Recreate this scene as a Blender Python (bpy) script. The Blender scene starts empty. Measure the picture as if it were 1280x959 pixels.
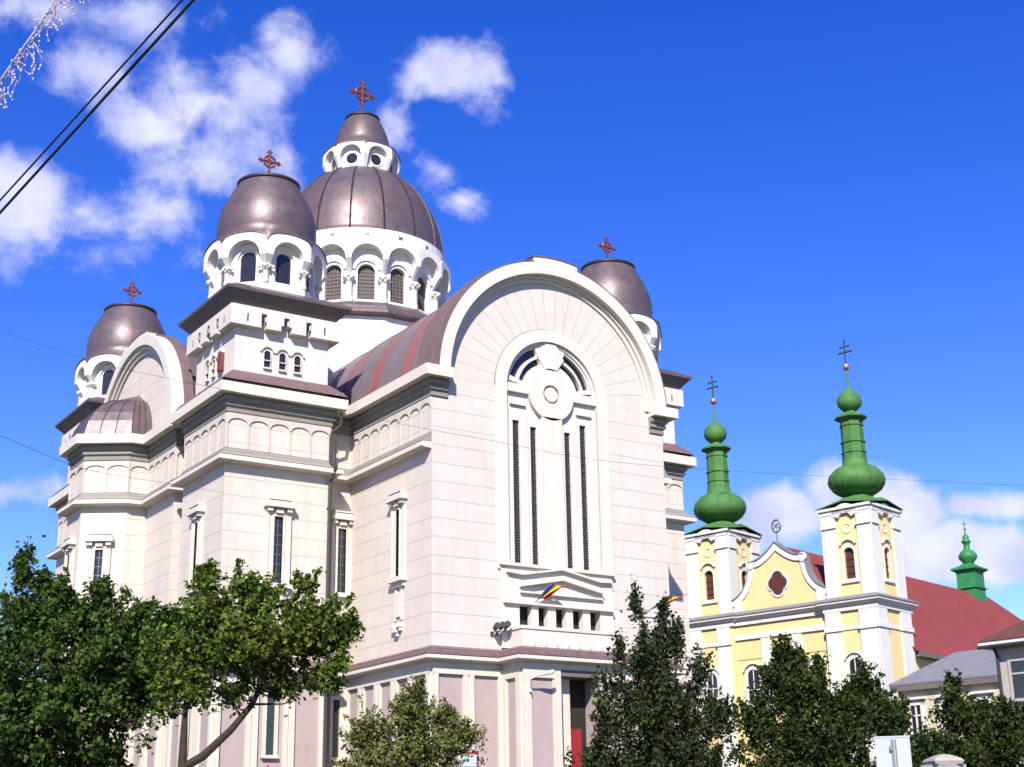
import bpy, math, random
import numpy as np
from mathutils import Matrix, Vector
random.seed(7); rng = np.random.default_rng(7)
S = bpy.context.scene
COL = S.collection
R = math.radians
pi = math.pi

# ---------------------------------------------------------------- camera
cam_d = bpy.data.cameras.new('camera'); cam = bpy.data.objects.new('camera', cam_d); COL.objects.link(cam)
yaw, pit, rol = R(33.3237), R(17.8518), R(-0.9609)
fw = Vector((math.sin(yaw)*math.cos(pit), math.cos(yaw)*math.cos(pit), math.sin(pit)))
rt = Vector((math.cos(yaw), -math.sin(yaw), 0)); up = rt.cross(fw)
c_, s_ = math.cos(rol), math.sin(rol)
rt2 = rt*c_ + up*s_; up2 = up*c_ - rt*s_
M = Matrix((rt2, up2, -fw)).transposed().to_4x4(); M.translation = (-30.99, -53.70, 1.6)
cam.matrix_world = M
cam_d.sensor_width = 36; cam_d.lens = 1808.2/1280*36; cam_d.clip_start = 0.1; cam_d.clip_end = 6000
S.camera = cam

# ---------------------------------------------------------------- light
SUN_AZ = R(38.5)      # the sun stands behind the camera's left: azimuth from -y towards -x
SUN_EL = R(38.5)
EXPOSURE = 0.88
sd = Vector((-math.sin(SUN_AZ)*math.cos(SUN_EL), -math.cos(SUN_AZ)*math.cos(SUN_EL), math.sin(SUN_EL)))
sl = bpy.data.lights.new('sun', 'SUN'); sl.energy = 5.0; sl.angle = R(0.5); sl.color = (1.0, 0.935, 0.845)
so = bpy.data.objects.new('sun', sl); COL.objects.link(so)
so.rotation_euler = (-sd).to_track_quat('-Z', 'Y').to_euler(); so.location = sd*200
S.view_settings.view_transform = 'Standard'; S.view_settings.look = 'None'
S.view_settings.exposure = EXPOSURE; S.view_settings.gamma = 1; S.view_settings.use_curve_mapping = False

W = bpy.data.worlds.new('World'); S.world = W; W.use_nodes = True
nt = W.node_tree; nt.nodes.clear(); N = nt.nodes; L = nt.links
def nd(t, **kw):
    n = N.new(t)
    for k, v in kw.items(): setattr(n, k, v)
    return n
def vin(n, i, v):
    if hasattr(v, 'is_output') or isinstance(v, bpy.types.NodeSocket): L.new(v, n.inputs[i])
    else: n.inputs[i].default_value = v
def mth(op, a, b=0.0, c=0.0, clamp=False):
    n = nd('ShaderNodeMath', operation=op, use_clamp=clamp); vin(n, 0, a); vin(n, 1, b)
    if op in ('MULTIPLY_ADD', 'SMOOTH_MAX', 'SMOOTH_MIN'): vin(n, 2, c)
    return n.outputs[0]
def dot(a, v):
    n = nd('ShaderNodeVectorMath', operation='DOT_PRODUCT'); vin(n, 0, a); n.inputs[1].default_value = v
    return n.outputs['Value']
tc = nd('ShaderNodeTexCoord'); D = tc.outputs['Generated']
sky = nd('ShaderNodeTexSky', sky_type='NISHITA', sun_disc=False, sun_elevation=SUN_EL,
         sun_rotation=math.atan2(sd.x, sd.y), air_density=1.0, dust_density=0.1, ozone_density=3.0, altitude=350)
hs = nd('ShaderNodeHueSaturation'); hs.inputs['Hue'].default_value = 0.530
hs.inputs['Saturation'].default_value = 1.38; hs.inputs['Value'].default_value = 1.22
L.new(sky.outputs[0], hs.inputs['Color'])
# clouds: soft patches of the sky, direction x (ra, rb) x tangents
BL = [
 [0.3466,0.7905,0.505,0.0256,0.0213,0.8996,-0.4325,0.0596,-0.2354,-0.4479,0.8625,0.9],
 [0.3296,0.8079,0.4886,0.0331,0.0256,0.9084,-0.4123,0.069,-0.2248,-0.4355,0.8717,1.1],
 [0.2999,0.8276,0.4745,0.0398,0.0266,0.9204,-0.3818,0.0842,-0.2138,-0.4264,0.8789,1.1],
 [0.2707,0.847,0.4574,0.0306,0.0238,0.9315,-0.3504,0.0976,-0.203,-0.4143,0.8872,0.9],
 [0.3081,0.8438,0.4394,0.0481,0.0321,0.9228,-0.3773,0.0774,-0.2018,-0.3934,0.8969,1.1],
 [0.2967,0.8612,0.4126,0.0401,0.0241,0.93,-0.3587,0.0799,-0.1909,-0.3699,0.9093,0.8],
 [0.2093,0.8879,0.4097,0.039,0.025,0.9527,-0.2796,0.1191,-0.1813,-0.3765,0.9085,0.95],
 [0.2442,0.8808,0.4056,0.029,0.02,0.9454,-0.3093,0.1025,-0.1836,-0.3687,0.9112,0.7],
 [0.1957,0.8343,0.5153,0.046,0.0143,0.9397,-0.3098,0.1447,-0.2071,-0.4785,0.8533,0.8],
 [0.2454,0.8195,0.5179,0.0493,0.0177,0.9287,-0.3519,0.1168,-0.2189,-0.4736,0.8531,0.9],
 [0.2311,0.8419,0.4877,0.026,0.0286,0.9369,-0.3277,0.1217,-0.2061,-0.4475,0.8702,0.7],
 [0.2644,0.813,0.5188,0.0209,0.0104,0.9237,-0.3681,0.106,-0.2235,-0.4717,0.853,0.6],
 [0.4431,0.7463,0.4967,0.0314,0.0205,0.8583,-0.5132,0.0055,-0.2512,-0.4285,0.8679,1.05],
 [0.4628,0.7456,0.4795,0.0196,0.0196,0.8506,-0.5257,-0.0035,-0.2453,-0.4121,0.8775,0.7],
 [0.4236,0.7774,0.465,0.0174,0.0174,0.873,-0.4873,0.0195,-0.2301,-0.4041,0.8853,0.8],
 [0.4472,0.7772,0.4427,0.0197,0.0164,0.8645,-0.5025,0.0087,-0.2221,-0.383,0.8967,0.65],
 [0.4715,0.7731,0.4242,0.0154,0.0077,0.8543,-0.5198,-0.002,-0.2154,-0.3655,0.9055,0.6],
 [0.4909,0.7417,0.457,0.012,0.0044,0.8383,-0.545,-0.016,-0.2372,-0.3909,0.8893,0.4],
 [0.7095,0.6691,0.2212,0.0311,0.0226,0.6956,-0.7152,-0.0679,-0.1004,-0.2148,0.9715,1.5],
 [0.7293,0.6512,0.21,0.032,0.0224,0.6757,-0.7337,-0.0714,-0.0923,-0.2104,0.9732,1.5],
 [0.6819,0.7001,0.2117,0.0335,0.0195,0.7237,-0.6878,-0.0565,-0.0937,-0.2035,0.9746,1.4],
 [0.6653,0.7186,0.2025,0.0217,0.0136,0.7398,-0.671,-0.0496,-0.0878,-0.194,0.9771,1.0],
 [0.7584,0.6261,0.1813,0.0326,0.02,0.6452,-0.7606,-0.072,-0.0709,-0.1973,0.9778,1.5],
 [0.7744,0.6074,0.177,0.0261,0.0177,0.6261,-0.7761,-0.0756,-0.0678,-0.1984,0.9778,1.4],
 [0.7371,0.6518,0.1785,0.0477,0.0159,0.6698,-0.7397,-0.0645,-0.0687,-0.1904,0.9793,1.2],
 [0.7671,0.6064,0.2095,0.0288,0.0094,0.6321,-0.7702,-0.0849,-0.0934,-0.2176,0.9716,0.7],
 [0.2307,0.9462,0.227,0.0313,0.0094,0.9662,-0.2503,0.0614,-0.1384,-0.199,0.9702,0.5],
 [0.2718,0.8853,0.3773,0.0638,0.0117,0.9417,-0.3255,0.0853,-0.1773,-0.3392,0.9238,0.35]]
WT = [b[11]*(1.25 if b[2] < .28 else .84) for b in BL]
field = None
for b, w in zip(BL, WT):
    u = dot(D, tuple(v/(b[3]*1.3) for v in b[5:8])); v = dot(D, tuple(v/(b[4]*1.3) for v in b[8:11]))
    r2 = mth('ADD', mth('MULTIPLY', u, u), mth('MULTIPLY', v, v))
    f = mth('MULTIPLY', mth('SUBTRACT', 1.0, mth('SQRT', r2)), w)
    ahead = mth('GREATER_THAN', dot(D, tuple(b[0:3])), 0.3)
    f = mth('MULTIPLY', mth('MAXIMUM', f, -0.6), ahead)
    f = mth('ADD', f, mth('MULTIPLY', mth('SUBTRACT', 1.0, ahead), -0.6))
    field = f if field is None else mth('SMOOTH_MAX', field, f, 0.12)
def wnoise(scale, detail, rough, off=(0, 0, 0), lac=2.0, dist=0.0):
    mp = nd('ShaderNodeMapping'); mp.inputs['Location'].default_value = off; L.new(D, mp.inputs['Vector'])
    n = nd('ShaderNodeTexNoise'); n.inputs['Scale'].default_value = scale; n.inputs['Detail'].default_value = detail
    n.inputs['Roughness'].default_value = rough; n.inputs['Lacunarity'].default_value = lac; n.inputs['Distortion'].default_value = dist
    L.new(mp.outputs[0], n.inputs['Vector']); return n.outputs['Fac']
big = wnoise(16, 9, 0.60, (3.1, 1.7, 0.4), 2.1, 0.15)
dens = mth('ADD', field, mth('MULTIPLY', mth('SUBTRACT', big, 0.5), 2.3))
mr = nd('ShaderNodeMapRange', interpolation_type='SMOOTHSTEP'); vin(mr, 0, dens)
mr.inputs['From Min'].default_value = 0.04; mr.inputs['From Max'].default_value = 0.80
mr.inputs['To Max'].default_value = 0.90
# cloud shading colours, lilac to white by noise
shade = wnoise(17, 5, 0.5, (3.1, 1.66, 0.47))
cr = nd('ShaderNodeMapRange'); vin(cr, 0, shade)
cr.inputs['From Min'].default_value = 0.35; cr.inputs['From Max'].default_value = 0.62
cc = nd('ShaderNodeMix', data_type='RGBA'); vin(cc, 0, cr.outputs[0])
CB = 5.9
cc.inputs[6].default_value = (0.56*CB, 0.60*CB, 0.97*CB, 1); cc.inputs[7].default_value = (0.88*CB, 0.88*CB, 1.02*CB, 1)
mx = nd('ShaderNodeMix', data_type='RGBA'); vin(mx, 0, mr.outputs[0]); L.new(hs.outputs[0], mx.inputs[6]); L.new(cc.outputs[2], mx.inputs[7])
bg = nd('ShaderNodeBackground'); bg.inputs['Strength'].default_value = 0.1; L.new(mx.outputs[2], bg.inputs['Color'])
wo = nd('ShaderNodeOutputWorld'); L.new(bg.outputs[0], wo.inputs['Surface'])

# ---------------------------------------------------------------- materials
MATS = {}
def mat(name, col, rough=0.8, metal=0.0, var=0.12, vscale=1.5, stain=0.0, bump=0.0, bscale=30, spec=0.3,
        courses=None, radial=None, stripes=None, island=0.0, trans=0.0, patches=0.0):
    if metal < .2 and max(col) > .02: col = tuple(x*.82 for x in col)
    m = bpy.data.materials.new(name); m.use_nodes = True; t = m.node_tree; ns = t.nodes; lk = t.links
    b = ns['Principled BSDF']; b.inputs['Roughness'].default_value = rough; b.inputs['Metallic'].default_value = metal
    b.inputs['Specular IOR Level'].default_value = spec
    def n(tp, **kw):
        q = ns.new(tp)
        for k, v in kw.items(): setattr(q, k, v)
        return q
    def math_(op, a, b_=0.0, clamp=False):
        q = n('ShaderNodeMath', operation=op, use_clamp=clamp)
        for i, v in ((0, a), (1, b_)):
            if isinstance(v, bpy.types.NodeSocket): lk.new(v, q.inputs[i])
            else: q.inputs[i].default_value = v
        return q.outputs[0]
    def mixc(f, a, b_, blend='MIX'):
        q = n('ShaderNodeMix', data_type='RGBA', blend_type=blend)
        for i, v in ((0, f), (6, a), (7, b_)):
            if isinstance(v, bpy.types.NodeSocket): lk.new(v, q.inputs[i])
            else: q.inputs[i].default_value = v
        return q.outputs[2]
    geo = n('ShaderNodeNewGeometry'); P = geo.outputs['Position']
    def noise(scale, detail=4, rough_=.55, vec=None):
        q = n('ShaderNodeTexNoise'); q.inputs['Scale'].default_value = scale; q.inputs['Detail'].default_value = detail
        q.inputs['Roughness'].default_value = rough_; lk.new(vec if vec else P, q.inputs['Vector']); return q.outputs['Fac']
    c4 = (*col, 1)
    dark = tuple(max(0, x*(1-var*2.2)) for x in col)+(1,); lite = tuple(min(.9, x*(1+var)) for x in col)+(1,)
    base = mixc(noise(vscale, 6, .6), dark, lite)
    if stain:
        mp = n('ShaderNodeMapping'); mp.inputs['Scale'].default_value = (1.3, 1.3, .12); lk.new(P, mp.inputs['Vector'])
        sn = noise(1.6, 6, .6, mp.outputs[0])
        f = math_('MULTIPLY', math_('SUBTRACT', sn, .5, True), stain*5, True)
        base = mixc(f, base, (col[0]*.62, col[1]*.58, col[2]*.52, 1))
    if patches:
        q = n('ShaderNodeTexVoronoi'); q.inputs['Scale'].default_value = 1.4; lk.new(P, q.inputs['Vector'])
        sep = n('ShaderNodeSeparateColor'); lk.new(q.outputs['Color'], sep.inputs[0])
        base = mixc(math_('MULTIPLY', sep.outputs[0], patches), base, (col[0]*1.55, col[1]*1.15, col[2]*1.1, 1))
    hgt = None
    if courses or radial or stripes:
        sp = n('ShaderNodeSeparateXYZ'); lk.new(P, sp.inputs[0])
    if courses:
        z0, st, wd, gc = courses
        fr = math_('FRACT', math_('DIVIDE', math_('SUBTRACT', sp.outputs[2], z0-wd/2-1000*st), st))
        line = math_('LESS_THAN', fr, wd/st)
        if radial:
            cx, cz, nn = radial
            dx = math_('SUBTRACT', sp.outputs[0], cx); dz = math_('SUBTRACT', sp.outputs[2], cz)
            ang = math_('DIVIDE', math_('ARCTAN2', dz, dx), pi/nn)
            fr2 = math_('ABSOLUTE', math_('SUBTRACT', math_('FRACT', math_('ADD', ang, .5)), .5))
            rr = math_('SQRT', math_('ADD', math_('MULTIPLY', dx, dx), math_('MULTIPLY', dz, dz)))
            l2 = math_('LESS_THAN', math_('MULTIPLY', math_('MULTIPLY', fr2, rr), pi/nn), wd*.5)
            upm = math_('GREATER_THAN', dz, 0.0)
            line = math_('ADD', math_('MULTIPLY', l2, upm), math_('MULTIPLY', line, math_('SUBTRACT', 1.0, upm)), True)
        cz_ = math_('FLOOR', math_('DIVIDE', math_('SUBTRACT', sp.outputs[2], z0-wd/2-1000*st), st))
        hx = math_('FLOOR', math_('ADD', math_('DIVIDE', math_('ADD', sp.outputs[0], sp.outputs[1]), 2.7), math_('MULTIPLY', cz_, .5)))
        cv = n('ShaderNodeCombineXYZ'); lk.new(cz_, cv.inputs[0]); lk.new(hx, cv.inputs[1])
        wn_ = n('ShaderNodeTexWhiteNoise', noise_dimensions='2D'); lk.new(cv.outputs[0], wn_.inputs['Vector'])
        hv = n('ShaderNodeHueSaturation'); lk.new(base, hv.inputs['Color']); lk.new(math_('ADD', math_('MULTIPLY', wn_.outputs['Value'], .035), .98), hv.inputs['Value']); base = hv.outputs[0]
        lw = math_('MULTIPLY', line, math_('ADD', math_('MULTIPLY', noise(.9, 3), .9), .1, True))
        base = mixc(lw, base, (*gc, 1)); hgt = math_('SUBTRACT', 1.0, line)
    if stripes:
        ax, off, per, frac, c2, jit = stripes
        q = math_('FRACT', math_('DIVIDE', math_('ADD', sp.outputs[ax], off+1000*per), per))
        q2 = math_('LESS_THAN', q, frac)
        base = mixc(math_('MULTIPLY', q2, math_('ADD', math_('MULTIPLY', noise(.7, 4), 1.0), .25, True)), base, (*c2, 1))
        sm = math_('LESS_THAN', math_('ABSOLUTE', math_('SUBTRACT', math_('FRACT', math_('MULTIPLY', q, 1/frac)), .5)), .04)
        base = mixc(math_('MULTIPLY', sm, .0), base, (.05, .04, .04, 1))
    if island:
        q = n('ShaderNodeHueSaturation'); lk.new(base, q.inputs['Color'])
        rp = geo.outputs['Random Per Island']
        lk.new(math_('ADD', math_('MULTIPLY', rp, island*1.4), 1-island*.6), q.inputs['Value'])
        lk.new(math_('ADD', math_('MULTIPLY', noise(.9, 2), -.09), .53), q.inputs['Hue'])
        base = q.outputs[0]
    lk.new(base, b.inputs['Base Color'])
    if bump:
        h = noise(bscale, 5, .6)
        if hgt is not None: h = math_('ADD', math_('MULTIPLY', hgt, 3.0), h)
        q = n('ShaderNodeBump'); q.inputs['Strength'].default_value = bump; q.inputs['Distance'].default_value = .02
        lk.new(h, q.inputs['Height']); lk.new(q.outputs[0], b.inputs['Normal'])
        rn = math_('ADD', math_('MULTIPLY', noise(2.2, 5), .35), rough-.17, True); lk.new(rn, b.inputs['Roughness'])
    if trans:
        tr = n('ShaderNodeBsdfTranslucent'); lk.new(base, tr.inputs['Color'])
        ms = n('ShaderNodeMixShader'); ms.inputs[0].default_value = trans
        lk.new(b.outputs[0], ms.inputs[1]); lk.new(tr.outputs[0], ms.inputs[2]); lk.new(ms.outputs[0], ns['Material Output'].inputs['Surface'])
    MATS[name] = m; return m
GRV = (.25, .225, .215)
m_wall = mat('plaster_wall', (.65, .575, .505), .9, var=.06, vscale=.6, stain=.25, bump=.25, bscale=25, courses=(13.82, .83, .042, GRV))
m_face = mat('plaster_facade', (.63, .57, .515), .9, var=.06, vscale=.6, stain=.22, bump=.25, bscale=25, courses=(13.82, .83, .042, GRV), radial=(6.57, 22.1, 21))
m_plain = mat('plaster_plain', (.68, .64, .59), .9, var=.05, vscale=.8, stain=.12, bump=.2)
m_frieze = mat('frieze_plaster', (.58, .51, .455), .9, var=.06, vscale=1.2, stain=.2, bump=.2)
m_shaft = mat('tower_plaster', (.66, .60, .55), .9, var=.05, vscale=.9, stain=.2, bump=.2)
m_white = mat('white_trim', (.665, .60, .53), .85, var=.04, vscale=1.2, stain=.10, bump=.15)
m_drum = mat('white_drum', (.76, .735, .71), .85, var=.03, vscale=1.2, stain=.08, bump=.15)
m_grey = mat('grey_moulding', (.30, .275, .25), .9, var=.1, vscale=2, bump=.2)  # plain grey, darker than the trim
m_mould_shade = mat('cornice_moulding', (.27, .25, .22), .9, var=.12, vscale=2, stain=.2, bump=.2)  # grey darkened further: shade under the white band put into the colour
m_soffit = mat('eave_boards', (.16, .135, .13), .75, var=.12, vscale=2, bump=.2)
m_copper = mat('brown_copper', (.125, .098, .103), .44, metal=.38, var=.25, vscale=1.6, stain=.3, bump=.5, bscale=5, spec=.5, patches=.3)
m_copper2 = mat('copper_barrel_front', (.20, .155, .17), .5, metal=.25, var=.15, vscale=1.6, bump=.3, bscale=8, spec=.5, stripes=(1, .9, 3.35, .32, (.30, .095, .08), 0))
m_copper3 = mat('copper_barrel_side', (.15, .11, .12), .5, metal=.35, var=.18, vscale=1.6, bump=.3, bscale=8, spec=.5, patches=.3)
m_flash = mat('copper_flashing', (.19, .125, .125), .55, metal=.25, var=.25, vscale=3, spec=.4)
m_seam = mat('seam', (.05, .037, .04), .5, metal=.5)
m_cross = mat('cross_metal', (.17, .045, .04), .45, metal=.4)
m_glass = mat('dark_glass', (.030, .028, .032), .12, var=.3, vscale=5, spec=.6)
m_lattice = mat('lattice_glass', (.13, .10, .09), .5, var=.3, vscale=9, bump=.3)
m_pink = mat('pink_panel', (.43, .335, .325), .85, var=.08, vscale=1.4, stain=.15, bump=.2)
m_cream = mat('cream_pilaster', (.62, .58, .49), .9, var=.06, vscale=1.4, stain=.15, bump=.2)
m_dark = mat('interior_shade', (.02, .018, .016), .9)  # near-black base colour, painted shade for the gallery and doorway depths
m_red = mat('red_door', (.30, .02, .025), .5, var=.15)
m_metal = mat('grey_metal', (.18, .18, .18), .5, metal=.6)
m_yel = mat('yellow_stucco', (.77, .60, .29), .9, var=.06, vscale=.5, stain=.15, bump=.2)
m_ywhite = mat('church_white', (.69, .665, .63), .85, var=.04, vscale=.8, stain=.14, bump=.15)
m_green = mat('green_copper', (.062, .19, .048), .66, var=.3, vscale=1.0, bump=.5, bscale=4, spec=.25, patches=.55, stain=.5)
m_green2 = mat('green_bright', (.035, .24, .07), .5, var=.3, vscale=2, stain=.2)
m_redroof = mat('red_tiles', (.24, .045, .042), .85, var=.2, vscale=.6, bump=.8, bscale=7, stripes=(2, 0, .32, .25, (.20, .042, .036), 0))
m_ball = mat('ball_metal', (.40, .27, .25), .35, metal=.6)
m_shut = mat('faded_red', (.22, .05, .05), .8, var=.2)
m_brown = mat('brown_shutter', (.10, .03, .025), .6)
m_greyroof = mat('grey_sheet_roof', (.22, .22, .24), .6, var=.15, vscale=1.2, stain=.2, stripes=(0, 0, .55, .08, (.15, .15, .165), 0))
m_hwall = mat('house_plaster', (.42, .38, .35), .9, var=.1, vscale=.8, stain=.35, bump=.3)
m_hroof = mat('dark_red_roof', (.13, .05, .04), .85, var=.25, vscale=2, bump=.8, bscale=9)
m_lowwall = mat('low_plaster', (.56, .50, .36), .9, var=.08, vscale=.8, stain=.35, bump=.3)
m_bark = mat('bark', (.05, .038, .028), .95, var=.3, vscale=8, bump=.8, bscale=18)
m_leafA = mat('leaf_dark', (.058, .118, .020), .62, var=.3, vscale=1.2, island=.8, trans=.25, spec=.15)
m_leafB = mat('leaf_maple', (.105, .172, .026), .62, var=.3, vscale=1.2, island=.8, trans=.28, spec=.15)
m_leafC = mat('leaf_yellowing', (.19, .22, .05), .62, var=.35, vscale=1.0, island=.6, trans=.3, spec=.3)
m_leafD = mat('leaf_deep', (.038, .062, .018), .62, var=.3, vscale=1.2, island=.9, trans=.2, spec=.15)
m_leafE = mat('leaf_fir', (.036, .066, .012), .62, var=.3, vscale=1.2, island=.9, trans=.2, spec=.15)
m_pave = mat('paving', (.075, .072, .07), .9, var=.15, vscale=.8, bump=.3)
m_grass = mat('grass', (.06, .10, .025), .95, var=.3, vscale=2, bump=.8, bscale=40)
m_asph = mat('asphalt', (.05, .05, .052), .9, var=.2, vscale=1.5, bump=.5, bscale=60)
m_kerb = mat('kerb_stone', (.35, .34, .32), .9, var=.1)
m_pipe = mat('pipe_paint', (.055, .052, .05), .6)
m_cable = mat('cable', (.035, .035, .045), .6)
m_blue = mat('flag_blue', (.02, .06, .42), .8); m_yellow = mat('flag_yellow', (.75, .48, .03), .8); m_fred = mat('flag_red', (.55, .02, .02), .8)
m_sign = mat('sign_back', (.42, .46, .54), .5, var=.03)
m_bulb = mat('bulb', (.72, .55, .60), .3)
m_string = mat('string_wire', (.40, .33, .36), .6)
m_blossom = mat('orange_flower', (.6, .09, .03), .7, island=.4)
m_board = mat('board_face', (.10, .30, .13), .6, var=.2, vscale=6)

# ---------------------------------------------------------------- mesh builder
ORG = {}
class MB:
    def __init__(s): s.v = []; s.f = []; s.mi = []; s.fr = None; s.cur = 0; s.sm = []; s.smooth = False
    def frame(s, o=None, t=None, nrm=None):
        s.fr = None if o is None else (Vector(o), Vector(t).normalized(), Vector(nrm).normalized()); return s
    def add(s, vs, fs):
        k = len(s.v)
        if s.fr:
            o, t, n = s.fr
            vs = [tuple(o + t*a + n*b + Vector((0, 0, c))) for a, b, c in vs]
        s.v += [tuple(p) for p in vs]; s.f += [[i+k for i in f] for f in fs]; s.mi += [s.cur]*len(fs); s.sm += [s.smooth]*len(fs)
        return s
    def box(s, x0, x1, y0, y1, z0, z1):
        return s.add([(x0,y0,z0),(x1,y0,z0),(x1,y1,z0),(x0,y1,z0),(x0,y0,z1),(x1,y0,z1),(x1,y1,z1),(x0,y1,z1)],
                     [(0,3,2,1),(4,5,6,7),(0,1,5,4),(1,2,6,5),(2,3,7,6),(3,0,4,7)])
    def prism(s, poly, z0, z1):           # xy polygon
        n = len(poly); return s.add([(x, y, z0) for x, y in poly]+[(x, y, z1) for x, y in poly],
            [tuple(range(n))[::-1], tuple(range(n, 2*n))]+[(i, (i+1) % n, n+(i+1) % n, n+i) for i in range(n)])
    def slab(s, poly, d0, d1):            # (x,z) polygon extruded along the second axis
        n = len(poly); return s.add([(x, d0, z) for x, z in poly]+[(x, d1, z) for x, z in poly],
            [tuple(range(n)), tuple(range(n, 2*n))[::-1]]+[(i, n+i, n+(i+1) % n, (i+1) % n) for i in range(n)])
    def slabx(s, poly, x0, x1):           # (y,z) polygon extruded along x
        n = len(poly); return s.add([(x0, y, z) for y, z in poly]+[(x1, y, z) for y, z in poly],
            [tuple(range(n))[::-1], tuple(range(n, 2*n))]+[(i, (i+1) % n, n+(i+1) % n, n+i) for i in range(n)])
    def arc(s, cx, cz, r0, r1, d0, d1, a0=0, a1=pi, seg=24, ends=True):   # ring sector in the (x,z) plane
        vs = []; fs = []
        for i in range(seg+1):
            a = a0+(a1-a0)*i/seg; c, q = math.cos(a), math.sin(a)
            vs += [(cx+r0*c, d0, cz+r0*q), (cx+r1*c, d0, cz+r1*q), (cx+r1*c, d1, cz+r1*q), (cx+r0*c, d1, cz+r0*q)]
        for i in range(seg):
            k = 4*i
            for j in range(4): fs.append((k+j, k+(j+1) % 4, k+4+(j+1) % 4, k+4+j))
        if ends: fs += [(3, 2, 1, 0), (4*seg, 4*seg+1, 4*seg+2, 4*seg+3)]
        return s.add(vs, fs)
    def tube(s, pts, r, n=8, cap=True):
        pts = [Vector(p) for p in pts]; rs = r if isinstance(r, (list, tuple)) else [r]*len(pts)
        vs = []; fs = []; px = None
        for i, p in enumerate(pts):
            d = (pts[min(i+1, len(pts)-1)]-pts[max(i-1, 0)]).normalized()
            if px is None: px = d.orthogonal().normalized()
            px = (px - d*px.dot(d)).normalized(); py = d.cross(px)
            for j in range(n):
                a = 2*pi*j/n; vs.append(tuple(p+(px*math.cos(a)+py*math.sin(a))*rs[i]))
        for i in range(len(pts)-1):
            for j in range(n): fs.append((i*n+j, i*n+(j+1) % n, (i+1)*n+(j+1) % n, (i+1)*n+j))
        if cap: fs += [tuple(range(n))[::-1], tuple(range((len(pts)-1)*n, len(pts)*n))]
        return s.add(vs, fs)
    def lathe(s, prof, cx=0, cy=0, n=32, a0=0.0, cap=True):
        vs = []; fs = []
        for r, z in prof:
            for j in range(n):
                a = a0+2*pi*j/n; vs.append((cx+r*math.cos(a), cy+r*math.sin(a), z))
        for i in range(len(prof)-1):
            for j in range(n): fs.append((i*n+j, i*n+(j+1) % n, (i+1)*n+(j+1) % n, (i+1)*n+j))
        if cap: fs += [tuple(range(n))[::-1], tuple(range((len(prof)-1)*n, len(prof)*n))]
        return s.add(vs, fs)
    def sphere(s, c, r, n=8, rz=None):
        rz = rz or r; return s.lathe([(max(.001, r*math.sin(pi*i/n)), c[2]-rz*math.cos(pi*i/n)) for i in range(n+1)], c[0], c[1], n*2)
    def sweep(s, path, prof, closed=False):    # mouldings: path of xy (outside on the right), prof of (offset, z)
        n = len(path); P = [Vector((x, y)) for x, y in path]; mit = []
        for i in range(n):
            e0 = (P[i]-P[i-1]).normalized() if (closed or i > 0) else None
            e1 = (P[(i+1) % n]-P[i]).normalized() if (closed or i < n-1) else None
            n0 = Vector((e0.y, -e0.x)) if e0 else None; n1 = Vector((e1.y, -e1.x)) if e1 else None
            if n0 is None: mit.append(n1)
            elif n1 is None: mit.append(n0)
            else: b = n0+n1; mit.append(b/max(.2, (1+n0.dot(n1))))
        m = len(prof); vs = []; fs = []
        for i in range(n):
            for o, z in prof: q = P[i]+mit[i]*o; vs.append((q.x, q.y, z))
        for i in range(n if closed else n-1):
            j = (i+1) % n
            for k in range(m-1): fs.append((i*m+k, j*m+k, j*m+k+1, i*m+k+1))
        if not closed: fs += [tuple(range(m)), tuple(range((n-1)*m, n*m))[::-1]]
        return s.add(vs, fs)
    def archwall(s, x0, x1, z0, z1, wx, wr, wz0, wzs, d, dep, seg=14, rnd=True):  # wall face with an arched hole and reveals
        pts = [(wx+wr*math.cos(pi*i/seg), wzs+wr*math.sin(pi*i/seg)) for i in range(seg+1)]
        F = lambda x, z: (x, d, z)
        q = lambda a, b, c, e: s.add([F(*a), F(*b), F(*c), F(*e)], [(0, 1, 2, 3)])
        q((x0, z0), (x1, z0), (x1, wz0), (x0, wz0))
        q((x0, wz0), (wx-wr, wz0), (wx-wr, wzs), (x0, wzs)); q((wx+wr, wz0), (x1, wz0), (x1, wzs), (wx+wr, wzs))
        for i in range(seg):
            a, b = pts[i], pts[i+1]
            def out(t):
                th = pi*t/seg; X = wx+ (x1-wx if th < pi/2 else wx-x0)*max(-1, min(1, math.cos(th)/max(math.sin(th), 1e-6) if 1 else 0))
                return X
            def O(t):
                th = pi*t/seg
                if th < pi/4: return (x1, wzs+(z1-wzs)*math.tan(th))
                if th > 3*pi/4: return (x0, wzs+(z1-wzs)*math.tan(pi-th))
                c = (pi/2-th)/(pi/4); return (wx+(x1-wx)*c if c > 0 else wx+(wx-x0)*c, z1)
            oa, ob = O(i), O(i+1)
            q(a, oa, ob, b)
        o = [(wx-wr, wz0), (wx+wr, wz0)]+pts
        n = len(o); s.add([(x, d, z) for x, z in o]+[(x, d-dep, z) for x, z in o], [(i, (i+1) % n, n+(i+1) % n, n+i) for i in range(n)])
        return s
    def arcpane(s, wx, wr, wz0, wzs, d, seg=14):
        return s.add([(wx-wr, d, wz0), (wx+wr, d, wz0)]+[(wx+wr*math.cos(pi*i/seg), d, wzs+wr*math.sin(pi*i/seg)) for i in range(seg+1)], [tuple(range(seg+3))])
    def nxt(s):
        s.cuts = getattr(s, 'cuts', [])+[(len(s.v), len(s.f))]; return s
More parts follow.
